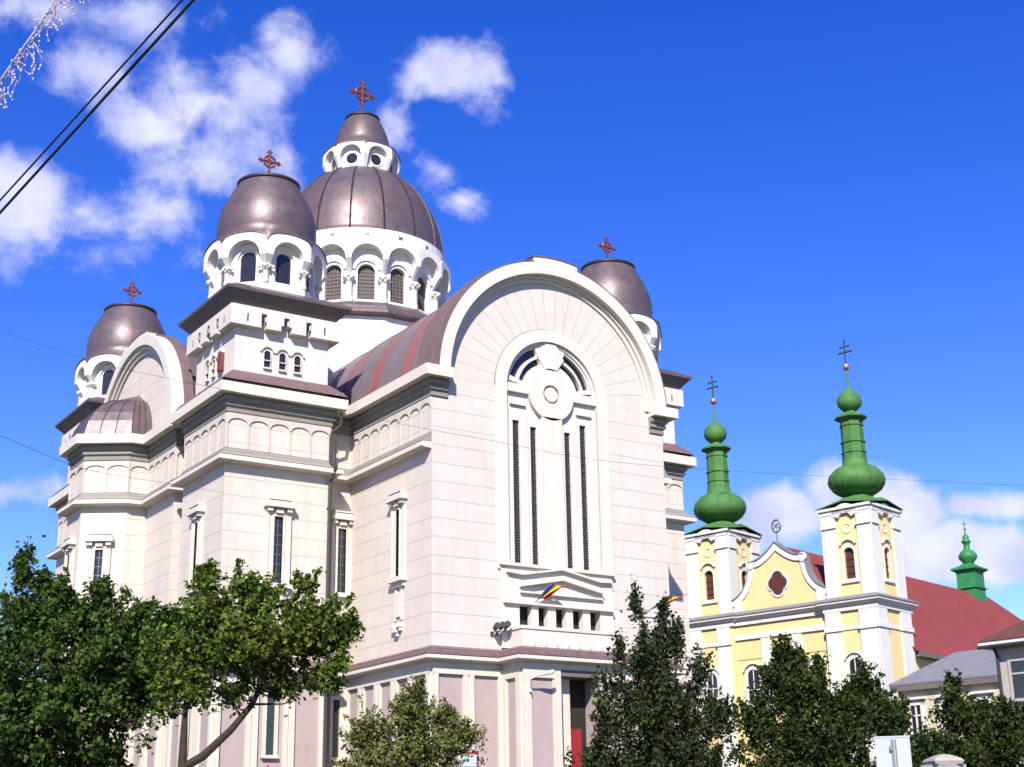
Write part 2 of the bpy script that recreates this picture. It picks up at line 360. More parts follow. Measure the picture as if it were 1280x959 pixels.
    def each(s, name, mats, parent=None, local=False):
        c = s.cuts+[(len(s.v), len(s.f))]; out = []
        for (v0, f0), (v1, f1) in zip(c[:-1], c[1:]):
            if f1 == f0: continue
            q = MB(); q.v = s.v[v0:v1]; q.f = [[i-v0 for i in f] for f in s.f[f0:f1]]; q.mi = s.mi[f0:f1]; q.sm = s.sm[f0:f1]
            out.append(q.build(name, mats, parent, local))
        return out
    def build(s, name, mats, parent=None, local=False, bevel=0):
        if not isinstance(mats, (list, tuple)): mats = [mats]
        me = bpy.data.meshes.new(name)
        o = Vector((0, 0, 0)) if (parent is None or local) else ORG[parent.name]
        me.from_pydata([tuple(Vector(v)-o) for v in s.v], [], s.f)
        for m in mats: me.materials.append(m)
        me.polygons.foreach_set('material_index', s.mi); me.polygons.foreach_set('use_smooth', s.sm)
        me.update()
        import bmesh
        if len(s.f) < 60000:
            bm = bmesh.new(); bm.from_mesh(me); bmesh.ops.recalc_face_normals(bm, faces=bm.faces); bm.to_mesh(me); bm.free()
        ob = bpy.data.objects.new(name, me); COL.objects.link(ob)
        if parent: ob.parent = parent; ORG[ob.name] = o
        else: ORG[ob.name] = Vector((0, 0, 0))
        return ob
def tag(o, label, cat, group=None, kind=None):
    if label: o['label'] = label
    if cat: o['category'] = cat
    if group: o['group'] = group
    if kind: o['kind'] = kind
    return o
def empty(name, loc, rz=0.0):
    o = bpy.data.objects.new(name, None); COL.objects.link(o); o.location = loc; o.rotation_euler = (0, 0, rz)
    o.empty_display_size = .5; ORG[o.name] = Vector(loc) if rz == 0 else Vector((0, 0, 0)); return o
def kids(o): return [c for c in bpy.data.objects if c.parent == o]
def copy_tree(o, parent=None, loc=None):
    c = o.copy(); COL.objects.link(c); c.parent = parent
    if loc is not None: c.location = loc
    for ch in kids(o): copy_tree(ch, c)
    return c
def cut(ob, cutter_mb):
    ct = cutter_mb.build('cutter', m_dark, None)
    ct.location = -ORG[ob.name] if ob.parent else (0, 0, 0)
    p = ob.parent; ob.parent = None
    md = ob.modifiers.new('b', 'BOOLEAN'); md.object = ct; md.operation = 'DIFFERENCE'; md.solver = 'EXACT'
    bpy.context.view_layer.update()
    dg = bpy.context.evaluated_depsgraph_get(); me = bpy.data.meshes.new_from_object(ob.evaluated_get(dg))
    ob.modifiers.clear(); ob.data = me; ob.parent = p
    bpy.data.objects.remove(ct)

# ---------------------------------------------------------------- ground
g = MB().add([(-1500,-1500,0),(1500,-1500,0),(1500,1500,0),(-1500,1500,0)], [(0,1,2,3)]).build('ground', m_pave); tag(g, None, None, kind='structure')
a = R(-34.0); rr_ = Vector((math.cos(a), math.sin(a), 0)); ff_ = Vector((-math.sin(a), math.cos(a), 0)); o_ = Vector((-30.99, -53.7, 0))
def strip(name, d0, d1, z0, z1, m):
    mb = MB(); q = lambda s, d, z: tuple(o_+rr_*s+ff_*d+Vector((0, 0, z)))
    vs = [q(-200, d0, z0), q(200, d0, z0), q(200, d1, z0), q(-200, d1, z0), q(-200, d0, z1), q(200, d0, z1), q(200, d1, z1), q(-200, d1, z1)]
    mb.add(vs, [(0,3,2,1),(4,5,6,7),(0,1,5,4),(1,2,6,5),(2,3,7,6),(3,0,4,7)])
    return tag(mb.build(name, m), None, None, kind='structure')
strip('road', 5, 12.5, -.02, .004, m_asph); strip('kerb', 12.5, 12.75, -.02, .13, m_kerb); strip('pavement', 12.75, 18, -.02, .12, m_pave)
strip('lawn', 18, 40, -.02, .05, m_grass)

# ================================================================= the cathedral
W_ = 13.15; CX, CY = 6.57, 19.9
cat = empty('orthodox_cathedral', (CX, CY, 0))
tag(cat, 'huge cream orthodox cathedral with brown copper domes and a great round arched front', 'cathedral')
apL = [(-6.8, 22.35), (-7.85, 22.35), (-9.8, 21.1), (-9.8, 18.75), (-7.85, 17.5), (-6.8, 17.5)]
apR = [(2*CX-x, 2*CY-y) for x, y in apL]
outline = [(0,0),(W_,0),(W_,7.8),(14.8,7.8),(14.8,6.85),(20.05,6.85),(20.05,12.1),(19.05,12.1),(19.05,13.6),(19.95,13.6),
  *apR, (19.95,26.2),(19.05,26.2),(19.05,27.7),(20.05,27.7),(20.05,32.95),(14.8,32.95),(14.8,32),(W_,32),(W_,39.8),(0,39.8),(0,32),(-1.65,32),
  (-1.65,32.95),(-6.9,32.95),(-6.9,27.7),(-5.9,27.7),(-5.9,26.2),(-6.8,26.2), *apL, (-6.8,13.6),(-5.9,13.6),(-5.9,12.1),(-6.9,12.1),(-6.9,6.85),
  (-1.65,6.85),(-1.65,7.8),(0,7.8)]
# --- upper wall (everything but the arched front)
mb = MB(); mb.prism([(x, y if y > .5 else 1.6) for x, y in outline], 9.0, 22.1)
wall = mb.build('wall', m_wall, cat)
# --- arched front sheet, 0.6 deep, with its window recess
def archpoly(cx, cz, r, x0, x1, z0, n=40):
    return [(x0, z0), (x1, z0), (x1, cz)]+[(cx+r*math.cos(pi*i/n), cz+r*math.sin(pi*i/n)) for i in range(n+1)]+[(x0, cz)]
AC, AZ = 6.57, 22.1
mb = MB(); mb.slab([(0.0, 9.0), (W_, 9.0), (W_, AZ)]+[(AC+6.45*math.cos(pi*i/48), AZ+6.45*math.sin(pi*i/48)) for i in range(1, 48)]+[(0.0, AZ)], 0.0, 1.6)
facade = mb.build('arched_facade', m_face, cat)
ct = MB(); n = 32
ct.slab([(AC-2.6, 13.72), (AC+2.6, 13.72), (AC+2.6, AZ)]+[(AC+2.6*math.cos(pi*i/n), AZ+2.6*math.sin(pi*i/n)) for i in range(1, n)]+[(AC-2.6, AZ)], -.5, .62)
cut(facade, ct)
ct = MB().box(4.44, 8.9, -.5, 1.45, 10.6, 11.95); cut(facade, ct)
# --- barrel vault bodies behind the fronts
def barrel(m, y0, y1, r=6.2, alongx=False):
    mb = MB(); mb.smooth = True; n = 40
    ring = [(r*math.cos(pi*i/n), AZ+r*math.sin(pi*i/n)) for i in range(n+1)]
    st = [y0+(y1-y0)*k/8 for k in range(9)]
    vs = []; fs = []
    for y in st:
        for c, z in ring: vs.append((CX+c, y, z) if not alongx else (y, CY+c, z))
    for k in range(8):
        for i in range(n): fs.append((k*(n+1)+i, k*(n+1)+i+1, (k+1)*(n+1)+i+1, (k+1)*(n+1)+i))
    mb.add(vs, fs)
    return mb
barrel(0, 1.55, 15.2, 6.28).build('barrel_roof', m_copper2, cat)
barrel(0, 24.8, 39.6, 6.28).build('barrel_roof', m_copper3, cat)
barrel(0, -6.6, 1.6, 6.2, True).build('barrel_roof', m_copper3, cat)
barrel(0, 11.5, 19.75, 6.2, True).build('barrel_roof', m_copper3, cat)
# standing edge strips of the front barrel and seams
mb = MB(); mb.arc(AC, AZ, 6.2, 6.62, .02, .42, 0, pi, 60); mb.arc(AC, AZ, 6.28, 6.53, .421, 1.62, 0, pi, 60)
mb.build('roof_edge', m_flash, cat)
mb = MB()
for y in (2.45, 3.52, 5.8, 6.87, 9.15, 10.22, 12.5): mb.nxt(); mb.arc(AC, AZ, 6.27, 6.31, y, y+.035, 0, pi, 40)
mb.each('roof_seam', m_flash, cat)
# left and right arm fronts (x = -6.8 / 19.95)
def side_front(x0, sgn):
    mb = MB(); mb.frame((x0, CY, 0), (0, -sgn, 0), (-sgn, 0, 0))   # local: along, outwards, up  (sgn=1: left arm)
    mb.slab([(-6.3, 21.0), (6.3, 21.0), (6.3, AZ)]+[(6.2*math.cos(pi*i/40), AZ+6.2*math.sin(pi*i/40)) for i in range(1, 40)]+[(-6.3, AZ)], -.6, 0)
    mb.build('side_gable', m_wall, cat)
    mb = MB(); mb.frame((x0, CY, 0), (0, -sgn, 0), (-sgn, 0, 0))
    mb.arc(0, AZ, 5.85, 6.4, -.3, .42, 0, pi, 48); mb.arc(0, AZ, 5.6, 5.85, -.1, .25, 0, pi, 48); mb.arc(0, AZ, 5.4, 5.6, -.1, .12, 0, pi, 48)
    mb.arc(0, AZ, 6.4, 6.6, -.3, .3, pi/2-.2, pi/2+.2, 8)
    mb.build('arch_band', m_white, cat)
    mb = MB(); mb.frame((x0, CY, 0), (0, -sgn, 0), (-sgn, 0, 0)); mb.arc(0, AZ, 6.22, 6.52, -.75, -.25, 0, pi, 48)
    mb.arc(0, AZ, 6.6, 6.66, -.4, .34, pi/2-.2, pi/2+.2, 8)
    mb.build('roof_edge', m_flash, cat)
side_front(-6.8, 1); side_front(19.95, -1)
# --- arch band of the front
mb = MB(); mb.arc(AC, AZ, 5.9, 6.5, -.55, .1, 0, pi, 64)
mb.box(AC-6.5, AC-5.9, -.55, .1, 21.9, AZ); mb.box(AC+5.9, AC+6.5, -.55, .1, 21.9, AZ)
mb.arc(AC, AZ, 6.5, 6.74, -.55, .3, pi/2-.2, pi/2+.19, 10)
mb.arc(AC, AZ, 5.76, 5.9, -.24, .02, 0, pi, 64); mb.arc(AC, AZ, 5.56, 5.76, -.10, .02, 0, pi, 64)
mb.build('arch_band', m_white, cat)
mb = MB(); mb.arc(AC, AZ, 6.5, 6.54, -.57, .02, 0, pi/2-.2, 30); mb.arc(AC, AZ, 6.5, 6.54, -.57, .02, pi/2+.19, pi, 30); mb.arc(AC, AZ, 6.74, 6.79, -.59, .34, pi/2-.21, pi/2+.2, 10)
mb.build('roof_edge', m_flash, cat)
# --- cornices
def rng_path(i0, i1): return outline[i0:i1]
idx0 = 1; 
full = outline[1:]+[outline[0]]                     # from (W,0) round the back to (0,0)
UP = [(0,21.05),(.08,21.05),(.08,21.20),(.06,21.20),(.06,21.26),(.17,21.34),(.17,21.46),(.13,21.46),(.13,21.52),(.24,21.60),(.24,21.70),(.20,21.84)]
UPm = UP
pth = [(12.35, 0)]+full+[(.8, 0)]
MB().sweep(pth, [(0,20.98)]+UPm[1:]+[(0,21.84)]).build('cornice_moulding', m_mould_shade, cat)
MB().sweep(pth, [(0,21.85),(.52,21.86),(.62,21.83),(.62,22.32),(.30,22.40),(0,22.42)]).build('cornice', m_white, cat)
MB().sweep(full, [(0,18.60),(.04,18.60),(.44,18.63),(.50,18.67),(.50,18.84),(.46,18.88),(0,18.89)]).build('string_course', m_white, cat)
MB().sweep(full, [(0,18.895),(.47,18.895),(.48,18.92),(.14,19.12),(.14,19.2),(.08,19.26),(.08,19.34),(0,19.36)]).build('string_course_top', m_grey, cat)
porch = [(0,0),(3.55,0),(3.55,-1.55),(9.6,-1.55),(9.6,0)]
lowp = porch+outline[1:]
MB().sweep(lowp, [(0,9.0),(.04,9.0),(.04,9.22),(.10,9.26),(.46,9.30),(.52,9.33),(.52,9.46),(.48,9.48),(0,9.49)], True).build('ledge', m_white, cat)
MB().sweep(lowp, [(0,9.493),(.50,9.493),(.52,9.53),(.36,9.60),(.36,9.66),(.20,9.74),(.20,9.80),(0,9.92)], True).build('ledge_flashing', m_flash, cat)
# --- frieze of little arches (corbel table) on all walls but the big fronts
mb = MB()
segs = [(full[i], full[i+1]) for i in range(len(full)-1)]
for p, q in segs:
    p = Vector(p); q = Vector(q); ln = (q-p).length; t = (q-p)/ln
    if ln < .8 or abs(p.y-39.8)+abs(q.y-39.8) < .1: continue
    nrm = Vector((t.y, -t.x)); k = max(1, round(ln/1.03)); w = ln/k
    mb.frame((p.x, p.y, 0), (t.x, t.y, 0), (nrm.x, nrm.y, 0))
    for i in range(k):
        x0 = i*w; lg = .055; top = 21.0
        r = w/2-lg
        pts = [(x0+w/2+r*math.cos(pi*j/10), 20.52+.26*math.sin(pi*j/10)) for j in range(11)]
        # spandrel quads
        for j in range(10):
            a1, b1 = pts[j], pts[j+1]
            mb.add([(a1[0], .07, a1[1]), (a1[0], .07, top), (b1[0], .07, top), (b1[0], .07, b1[1]), (a1[0], 0, a1[1]), (b1[0], 0, b1[1])], [(0,1,2,3), (0,3,5,4)])
        for xa, xb in ((x0, x0+lg), (x0+w-lg, x0+w)):
            mb.box(xa+.001, xb-.001, -.01, .07, 20.52, top)
            mb.box(xa+.001, xb-.001, -.01, .045, 19.36, 20.52)
mb.frame(); mb.build('frieze', m_frieze, cat)
# --- ground storey: pink wall, cream frames
mb = MB(); mb.prism([(x, y) for x, y in outline[1:]]+[(0, 0)], 0, 8.99)
base = mb.build('ground_storey', m_pink, cat)
cut(base, MB().box(5.6, 7.55, -.5, 1.6, -.5, 7.6))
mb = MB()
for p, q in segs+[((0, 0), (3.55, 0)), ((9.6, 0), (W_, 0))]:
    p = Vector(p); q = Vector(q); ln = (q-p).length; t = (q-p)/ln
    if ln < .7: continue
    nrm = Vector((t.y, -t.x)); k = max(1, round(ln/1.72)); w = ln/k
    mb.frame((p.x, p.y, 0), (t.x, t.y, 0), (nrm.x, nrm.y, 0))
    mb.box(0, ln, -.01, .14, 8.74, 9.0); mb.box(0, ln, -.01, .16, 0, .9)
    for i in range(k+1):
        for xa, xb in ((i*w-.27, i*w-.05), (i*w+.05, i*w+.27)):
            xa = max(xa, .0); xb = min(xb, ln)
            if xb-xa > .05: mb.box(xa, xb, -.01, .14, .9, 8.74)
        xa, xb = max(0, i*w-.05), min(ln, i*w+.05)
        mb.box(xa, xb, -.01, .09, .9, 8.74)
mb.frame(); mb.build('pilasters', m_cream, cat)
# --- slit windows in moulded frames
def slit(o, t, nrm, z0=13.25, z1=16.35, hw=.20, fw_=.36, lower=False, par=cat):
    f = MB().frame(o, t, nrm)
    f.box(-hw-fw_, -hw, -.02, .10, z0, z1); f.box(hw, hw+fw_, -.02, .10, z0, z1); f.box(-hw-fw_, hw+fw_, -.02, .10, z1, z1+.34)
    f.box(-hw-fw_-.03, -hw-fw_+.10, -.02, .16, z0, z1+.05); f.box(hw+fw_-.10, hw+fw_+.03, -.02, .16, z0, z1+.05)
    f.box(-hw-.10, -hw, -.02, .15, z0, z1+.002); f.box(hw, hw+.10, -.02, .15, z0, z1+.002); f.box(-hw-.1, hw+.1, -.02, .15, z1+.003, z1+.12)
    ww = hw+fw_
    f.box(-ww-.03, -ww+.22, -.02, .30, z1+.22, z1+.40); f.box(ww-.22, ww+.03, -.02, .30, z1+.22, z1+.40); f.box(-.18, .18, -.02, .26, z1+.15, z1+.341)
    f.box(-ww-.16, ww+.16, -.02, .40, z1+.401, z1+.56); f.box(-ww-.06, ww+.06, -.02, .30, z1+.56, z1+.72); f.box(-ww, ww-.0, -.02, .34, z1+.75, z1+.82)
    f.box(-ww-.10, ww+.10, -.02, .30, z0-.20, z0); f.box(-ww+.02, ww-.02, -.02, .14, z0-.42, z0-.2)
    if lower:
        f.box(-.14, .14, -.02, .10, z0-1.75, z0-.75); f.box(-.34, -.2, -.02, .06, z0-1.9, z0-.43); f.box(.2, .34, -.02, .06, z0-1.9, z0-.43)
        for dx, dz in ((-.25, .1), (0, -.1), (.25, .12)):
            f.box(dx-.11, dx+.11, -.02, .28, z0-2.35+dz, z0-2.15+dz); f.box(dx-.07, dx+.07, -.02, .17, z0-2.5+dz, z0-2.35+dz)
    ob = f.build('window_frame', m_white, par)
    g_ = MB().frame(o, t, nrm); g_.add([(-hw, .012, z0), (hw, .012, z0), (hw, .012, z1), (-hw, .012, z1)], [(0, 1, 2, 3)])
    g_.build('window_glass', m_glass, ob)
    b_ = MB().frame(o, t, nrm)
    for zz in np.arange(z0+.45, z1, .45): b_.box(-hw, hw, .015, .04, zz-.015, zz+.015)
    b_.box(-.015, .015, .014, .041, z0, z1)
    b_.build('glazing_bar', m_metal, ob)
    return ob
slit((0, 2.87, 0), (0, -1, 0), (-1, 0, 0), hw=.17, fw_=.40, lower=True)
slit((-4.22, 6.85, 0), (1, 0, 0), (0, -1, 0), hw=.22, lower=True)
slit((-.50, 7.8, 0), (1, 0, 0), (0, -1, 0), hw=.22, fw_=.30, lower=True)
slit((-6.9, 9.75, 0), (0, -1, 0), (-1, 0, 0), hw=.2, lower=True)
slit((-6.9, 30.3, 0), (0, -1, 0), (-1, 0, 0), hw=.2, lower=True)
slit((W_, 2.87, 0), (0, 1, 0), (1, 0, 0), hw=.2, lower=True)
slit((17.4, 6.85, 0), (1, 0, 0), (0, -1, 0), hw=.22, lower=True)
d1 = Vector((-7.85+9.8, 17.5-18.75, 0)).normalized()
slit((-8.88, 18.16, 0), tuple(d1), (d1.y, -d1.x, 0), hw=.2, lower=True)
slit((-9.8, 19.93, 0), (0, -1, 0), (-1, 0, 0), hw=.2, lower=True)
def low_window(o, t, nrm, z0=5.7, z1=8.3, hw=.2):
    f = MB().frame(o, t, nrm)
    f.box(-hw-.16, -hw, -.02, .12, z0, z1); f.box(hw, hw+.16, -.02, .12, z0, z1); f.box(-hw-.16, hw+.16, -.02, .12, z1, z1+.16); f.box(-hw-.2, hw+.2, -.02, .18, z0-.14, z0)
    ob = f.build('window_frame', m_cream, cat)
    g_ = MB().frame(o, t, nrm); g_.add([(-hw, .012, z0), (hw, .012, z0), (hw, .012, z1), (-hw, .012, z1)], [(0, 1, 2, 3)]); g_.build('window_glass', m_glass, ob)
low_window((-4.27, 6.85, 0), (1, 0, 0), (0, -1, 0)); low_window((-.60, 7.8, 0), (1, 0, 0), (0, -1, 0), hw=.17)
low_window((-6.9, 9.5, 0), (0, -1, 0), (-1, 0, 0)); low_window((-6.8, 15.6, 0), (0, -1, 0), (-1, 0, 0))
# --- great window of the front
mb = MB()
mb.arc(AC, AZ, 2.6, 3.2, -.10, .02, 0, pi, 48); mb.box(AC-3.2, AC-2.6, -.10, .02, 13.5, AZ); mb.box(AC+2.6, AC+3.2, -.10, .02, 13.5, AZ)
mb.build('window_surround', m_white, cat)
mb = MB(); mb.arc(AC, AZ, 3.2, 3.25, -.03, .02, 0, pi, 48); mb.build('arch_joint', m_grey, cat)
WB, WF = .34, .20          # glass plane and recessed stone plane
gw = MB(); gw.add([(AC-2.59, WB, 13.72), (AC+2.59, WB, 13.72), (AC+2.59, WB, AZ)]+[(AC+2.59*math.cos(pi*i/24), WB, AZ+2.59*math.sin(pi*i/24)) for i in range(1, 24)]+[(AC-2.59, WB, AZ)], [tuple(range(27))])
gwo = gw.build('great_window', m_glass, cat)
st = MB()
cols = [(3.97, 4.44), (4.82, 5.42), (5.77, 7.36), (7.71, 8.27), (8.64, 9.17)]
for x0, x1 in cols: st.box(x0, x1, WF, WB-.02, 13.72, 21.2)
st.box(4.44, 4.82, WF, WB-.02, 20.62, 21.2); st.box(5.42, 5.77, WF, WB-.02, 20.42, 21.2); st.box(7.36, 7.71, WF, WB-.02, 20.42, 21.2); st.box(8.27, 8.64, WF, WB-.02, 20.9, 21.2)
st.box(3.97, 9.17, WF, WB-.02, 21.2, 22.0)
for a0, a1 in ((R(10), R(76)), (R(104), R(170))):
    st.arc(AC, AZ, 2.46, 2.6, .05, WB-.02, a0-.18, a1+.15, 18); st.arc(AC, AZ, 2.36, 2.46, .14, WB-.02, a0, a1, 18)
    st.arc(AC, AZ, 1.86, 1.99, .12, WB-.02, a0, a1, 18); st.arc(AC, AZ, 1.28, 1.56, .10, WB-.02, a0, a1, 18)
    b0, b1 = (a0, a0+.1) if a0 < 1 else (a1-.1, a1)
    st.arc(AC, AZ, 1.56, 2.4, .10, WB-.02, b0, b1, 3)
    b0, b1 = (a1-.12, a1+.2) if a0 < 1 else (a0-.2, a0+.12)
    st.arc(AC, AZ, 1.56, 2.5, .10, WB-.02, b0, b1, 3)
st.build('window_tracery', m_plain, gwo)
st = MB(); F0 = -.02
st.arc(6.53, 22.1, .46, 1.28, F0, WB-.03, 0, 2*pi, 48, ends=False)
st.arc(6.53, 22.1, .001, .36, F0+.02, WB-.03, 0, 2*pi, 24, ends=False)
st.box(6.24, 6.90, F0, WB-.03, 23.3, 24.66)
st.slab([(5.80, 23.95), (6.25, 23.3), (6.25, 24.55), (6.10, 24.5)], .03, WB-.03); st.slab([(7.34, 23.95), (6.89, 23.3), (6.89, 24.55), (7.04, 24.5)], .03, WB-.03)
st.box(3.98, 5.32, F0+.03, WB-.03, 21.94, 22.36); st.box(7.76, 9.16, F0+.03, WB-.03, 21.94, 22.36)
st.box(5.98, 7.10, F0, WB-.03, 13.74, 20.95); st.box(5.86, 5.975, .10, WB-.03, 13.74, 20.55); st.box(7.105, 7.22, .10, WB-.03, 13.74, 20.55)
st.box(3.98, 4.14, .08, WB-.03, 13.74, 21.35); st.box(5.0, 5.2, .08, WB-.03, 13.74, 21.0); st.box(7.9, 8.1, .08, WB-.03, 13.74, 21.0); st.box(8.96, 9.15, .08, WB-.03, 13.74, 21.35)
st.box(4.25, 5.1, .06, WB-.03, 21.34, 21.50); st.box(8.05, 8.9, .06, WB-.03, 21.34, 21.50)
st.build('window_cross', m_white, gwo)
for x0, x1, zt in ((4.44, 4.82, 20.6), (5.42, 5.77, 20.4), (7.36, 7.71, 20.4), (8.27, 8.64, 20.9)):
    st = MB()
    for zz in np.arange(14.1, zt, .38): st.box(x0, x1, WB-.04, WB-.01, zz-.02, zz+.02)
    for q in np.arange(14.29, zt-.2, .38): st.arc((x0+x1)/2, q, .08, .11, WB-.04, WB-.012, 0, 2*pi, 8, False)
    st.build('glazing_bar', m_lattice, gwo)
# --- pediment box and gallery under the window
mb = MB()
mb.box(3.5, 9.64, -.12, .02, 11.96, 13.66)
for x0, x1 in ((3.5, 4.44), (5.08, 5.45), (5.96, 6.40), (6.96, 7.34), (7.90, 8.31), (8.90, 9.64)): mb.box(x0, x1, -.121, .22 if 4.4 < x0 < 8.5 else .02, 10.0, 11.96)
mb.box(3.4, 9.74, -.26, .02, 13.66, 13.80)
mb.build('gallery_wall', m_white, cat)
mb = MB()
def ledge(p, q, h=.10, d=.30, y0=-.12):
    mb.slab([(p[0], p[1]), (q[0], q[1]), (q[0], q[1]+h), (p[0], p[1]+h)], y0-d+.12, y0+.0)
for pl in ([(3.74, 13.34), (4.54, 13.27), (6.72, 13.66)], [(6.72, 13.66), (8.84, 13.27), (9.53, 13.31)]):
    for i in range(2): ledge(pl[i], pl[i+1], .09, .32)
ledge((4.43, 12.74), (6.70, 13.18), .09, .38); ledge((6.70, 13.18), (8.97, 12.74), .09, .38); ledge((4.45, 12.48), (8.98, 12.48), .08, .28)
ledge((3.55, 11.97), (9.6, 11.97), .09, .30)
mb.build('pediment', m_white, cat)
mb = MB(); mb.box(4.4, 8.95, .32, 1.4, 10.5, 11.98); mb.build('gallery_opening_shade', m_dark, cat)  # near-black box paints the shade inside the gallery openings
mb = MB(); mb.box(3.85, 9.3, -1.15, -.121, 9.6, 10.87); mb.box(3.80, 9.35, -1.2, -.121, 10.74, 10.88)
for i in range(9): mb.arc(4.2+i*.6, 10.15, .24, .29, -1.19, -1.15, pi, 2*pi, 8)
mb.build('parapet', m_white, cat)
# --- porch
mb = MB(); mb.box(3.55, 5.50, -1.55, -.001, 0, 8.99); mb.box(7.65, 9.6, -1.55, -.001, 0, 8.99)
pb = mb.build('porch', m_pink, cat)
mb = MB()
for (o, t, nn, ln) in (((3.55, -1.55, 0), (1, 0, 0), (0, -1, 0), 1.95), ((7.65, -1.55, 0), (1, 0, 0), (0, -1, 0), 1.95), ((3.55, 0, 0), (0, -1, 0), (-1, 0, 0), 1.55), ((9.6, -1.55, 0), (0, 1, 0), (1, 0, 0), 1.55)):
    mb.frame(o, t, nn); mb.box(0, ln, -.01, .12, 8.6, 9.0); mb.box(0, .40, -.01, .12, .8, 8.6); mb.box(ln-.34, ln, -.01, .12, .8, 8.6); mb.box(0, ln, -.01, .14, 0, .8); mb.box(.40, .46, -.01, .06, .8, 8.6); mb.box(ln-.4, ln-.34, -.01, .06, .8, 8.6)
mb.frame(); mb.box(5.501, 6.45, -.95, -.01, 0, 8.71)
mb.build('porch_frame', m_cream, pb)
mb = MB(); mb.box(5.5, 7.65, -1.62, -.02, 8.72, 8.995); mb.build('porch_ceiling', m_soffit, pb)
mb = MB(); mb.box(5.62, 7.53, 1.3, 1.58, 0, 7.58); mb.build('doorway', m_dark, cat)  # near-black sheet paints the unlit back of the doorway
mb = MB(); mb.box(6.46, 7.30, -.55, -.45, 0, 6.6); mb.box(6.54, 7.2, -.58, -.55, .3, 3.0); mb.box(6.54, 7.2, -.58, -.55, 3.3, 6.3); mb.build('door', m_red, cat)
mb = MB(); mb.box(6.455, 7.645, -.44, -.36, 0, 8.71); mb.build('doorway_shade', m_dark, cat)  # dark sheet added behind the door, shade of the entrance as colour
# --- floodlights on the porch side of the facade, bracket lamp on the porch corner
for i, x in enumerate((3.02, 3.3, 3.56)):
    mb = MB(); z = 10.83+.05*i
    mb.tube([(x, 0, z-.25), (x, -.35, z-.15)], .03, 6); mb.tube([(x, -.28, z-.05), (x-.06, -.62, z+.05)], [.10, .15], 10)
    mb.box(x-.05, x+.05, -.06, 0, z-.35, z-.15)
    mb.build('floodlight', m_pipe, cat)
mb = MB(); mb.tube([(3.9, -1.67, 8.1), (3.75, -1.95, 8.5), (4.1, -2.1, 8.66)], .035, 8); mb.tube([(4.05, -2.08, 8.64), (4.6, -2.3, 8.78)], [.05, .10], 10); mb.sphere((4.62, -2.31, 8.79), .09, 6); mb.sphere((3.88, -1.70, 8.0), .09, 6)
mb.build('bracket_lamp', m_white, cat)
# --- downpipes
mb = MB(); mb.tube([(-1.25, 6.5, 21.7), (-1.25, 6.6, 21.1), (-1.62, 6.75, 20.75), (-1.66, 6.76, 20.5)], .07, 8); mb.tube([(-1.66, 6.76, 20.5), (-1.66, 6.76, 19.3), (-1.60, 6.30, 18.95), (-1.62, 6.5, 18.5), (-1.66, 6.74, 18.3), (-1.66, 6.74, 9.9), (-1.64, 6.28, 9.6), (-1.66, 6.5, 9.2), (-1.66, 6.68, 8.9), (-1.66, 6.68, .2)], .085, 8)
for z in range(2, 20, 3): mb.box(-1.76, -1.56, 6.72, 6.86, z, z+.06)
mb.build('downpipe', m_pipe, cat)

# --- copper skirt above the upper cornice of tower blocks and the flat roofs
mb = MB()
mb.prism([(x, y) for x, y in [(-1.65,7.9),(-6.0,7.9),(-6.0,32),(19,32),(19,7.9)]][::-1], 22.1, 22.45)
mb.build('flat_roof', m_copper3, cat)
# --- left and right apse roofs (ribbed half dome on a polygon)
def apse_roof(ap, cx, sx):
    mb = MB(); c = Vector((cx, 19.93)); P = [Vector(p) for p in ap]; steps = [(1.07, 22.43), (1.06, 22.6), (1.0, 23.2), (.9, 23.75), (.76, 24.25), (.58, 24.6), (.46, 24.72), (.0, 25.35)]
    steps = [(s, z) for s, z in steps]; vs = []; fs = []; n = len(P)
    for s_2, z in steps:
        for p in P: q = c+(p-c)*s_2; q.x = min(q.x, cx) if sx < 0 else max(q.x, cx); vs.append((q.x, q.y, z))
    for k in range(len(steps)-1):
        for i in range(n-1): fs.append((k*n+i, k*n+i+1, (k+1)*n+i+1, (k+1)*n+i))
    mb.add(vs, fs); ro = mb.build('apse_roof', m_copper, cat)
    mb = MB()
    for i in range(n-1):
        for f in (0, .33, .66):
            pts = []
            for s_2, z in steps[:-1]: q = c+(P[i].lerp(P[i+1], f)-c)*s_2; pts.append((q.x, q.y, z+.01))
            mb.tube(pts, .025, 4)
    mb.build('seam', m_seam, ro)
apse_roof(apL, -6.8, -1); apse_roof(apR, 2*CX+6.8, 1)

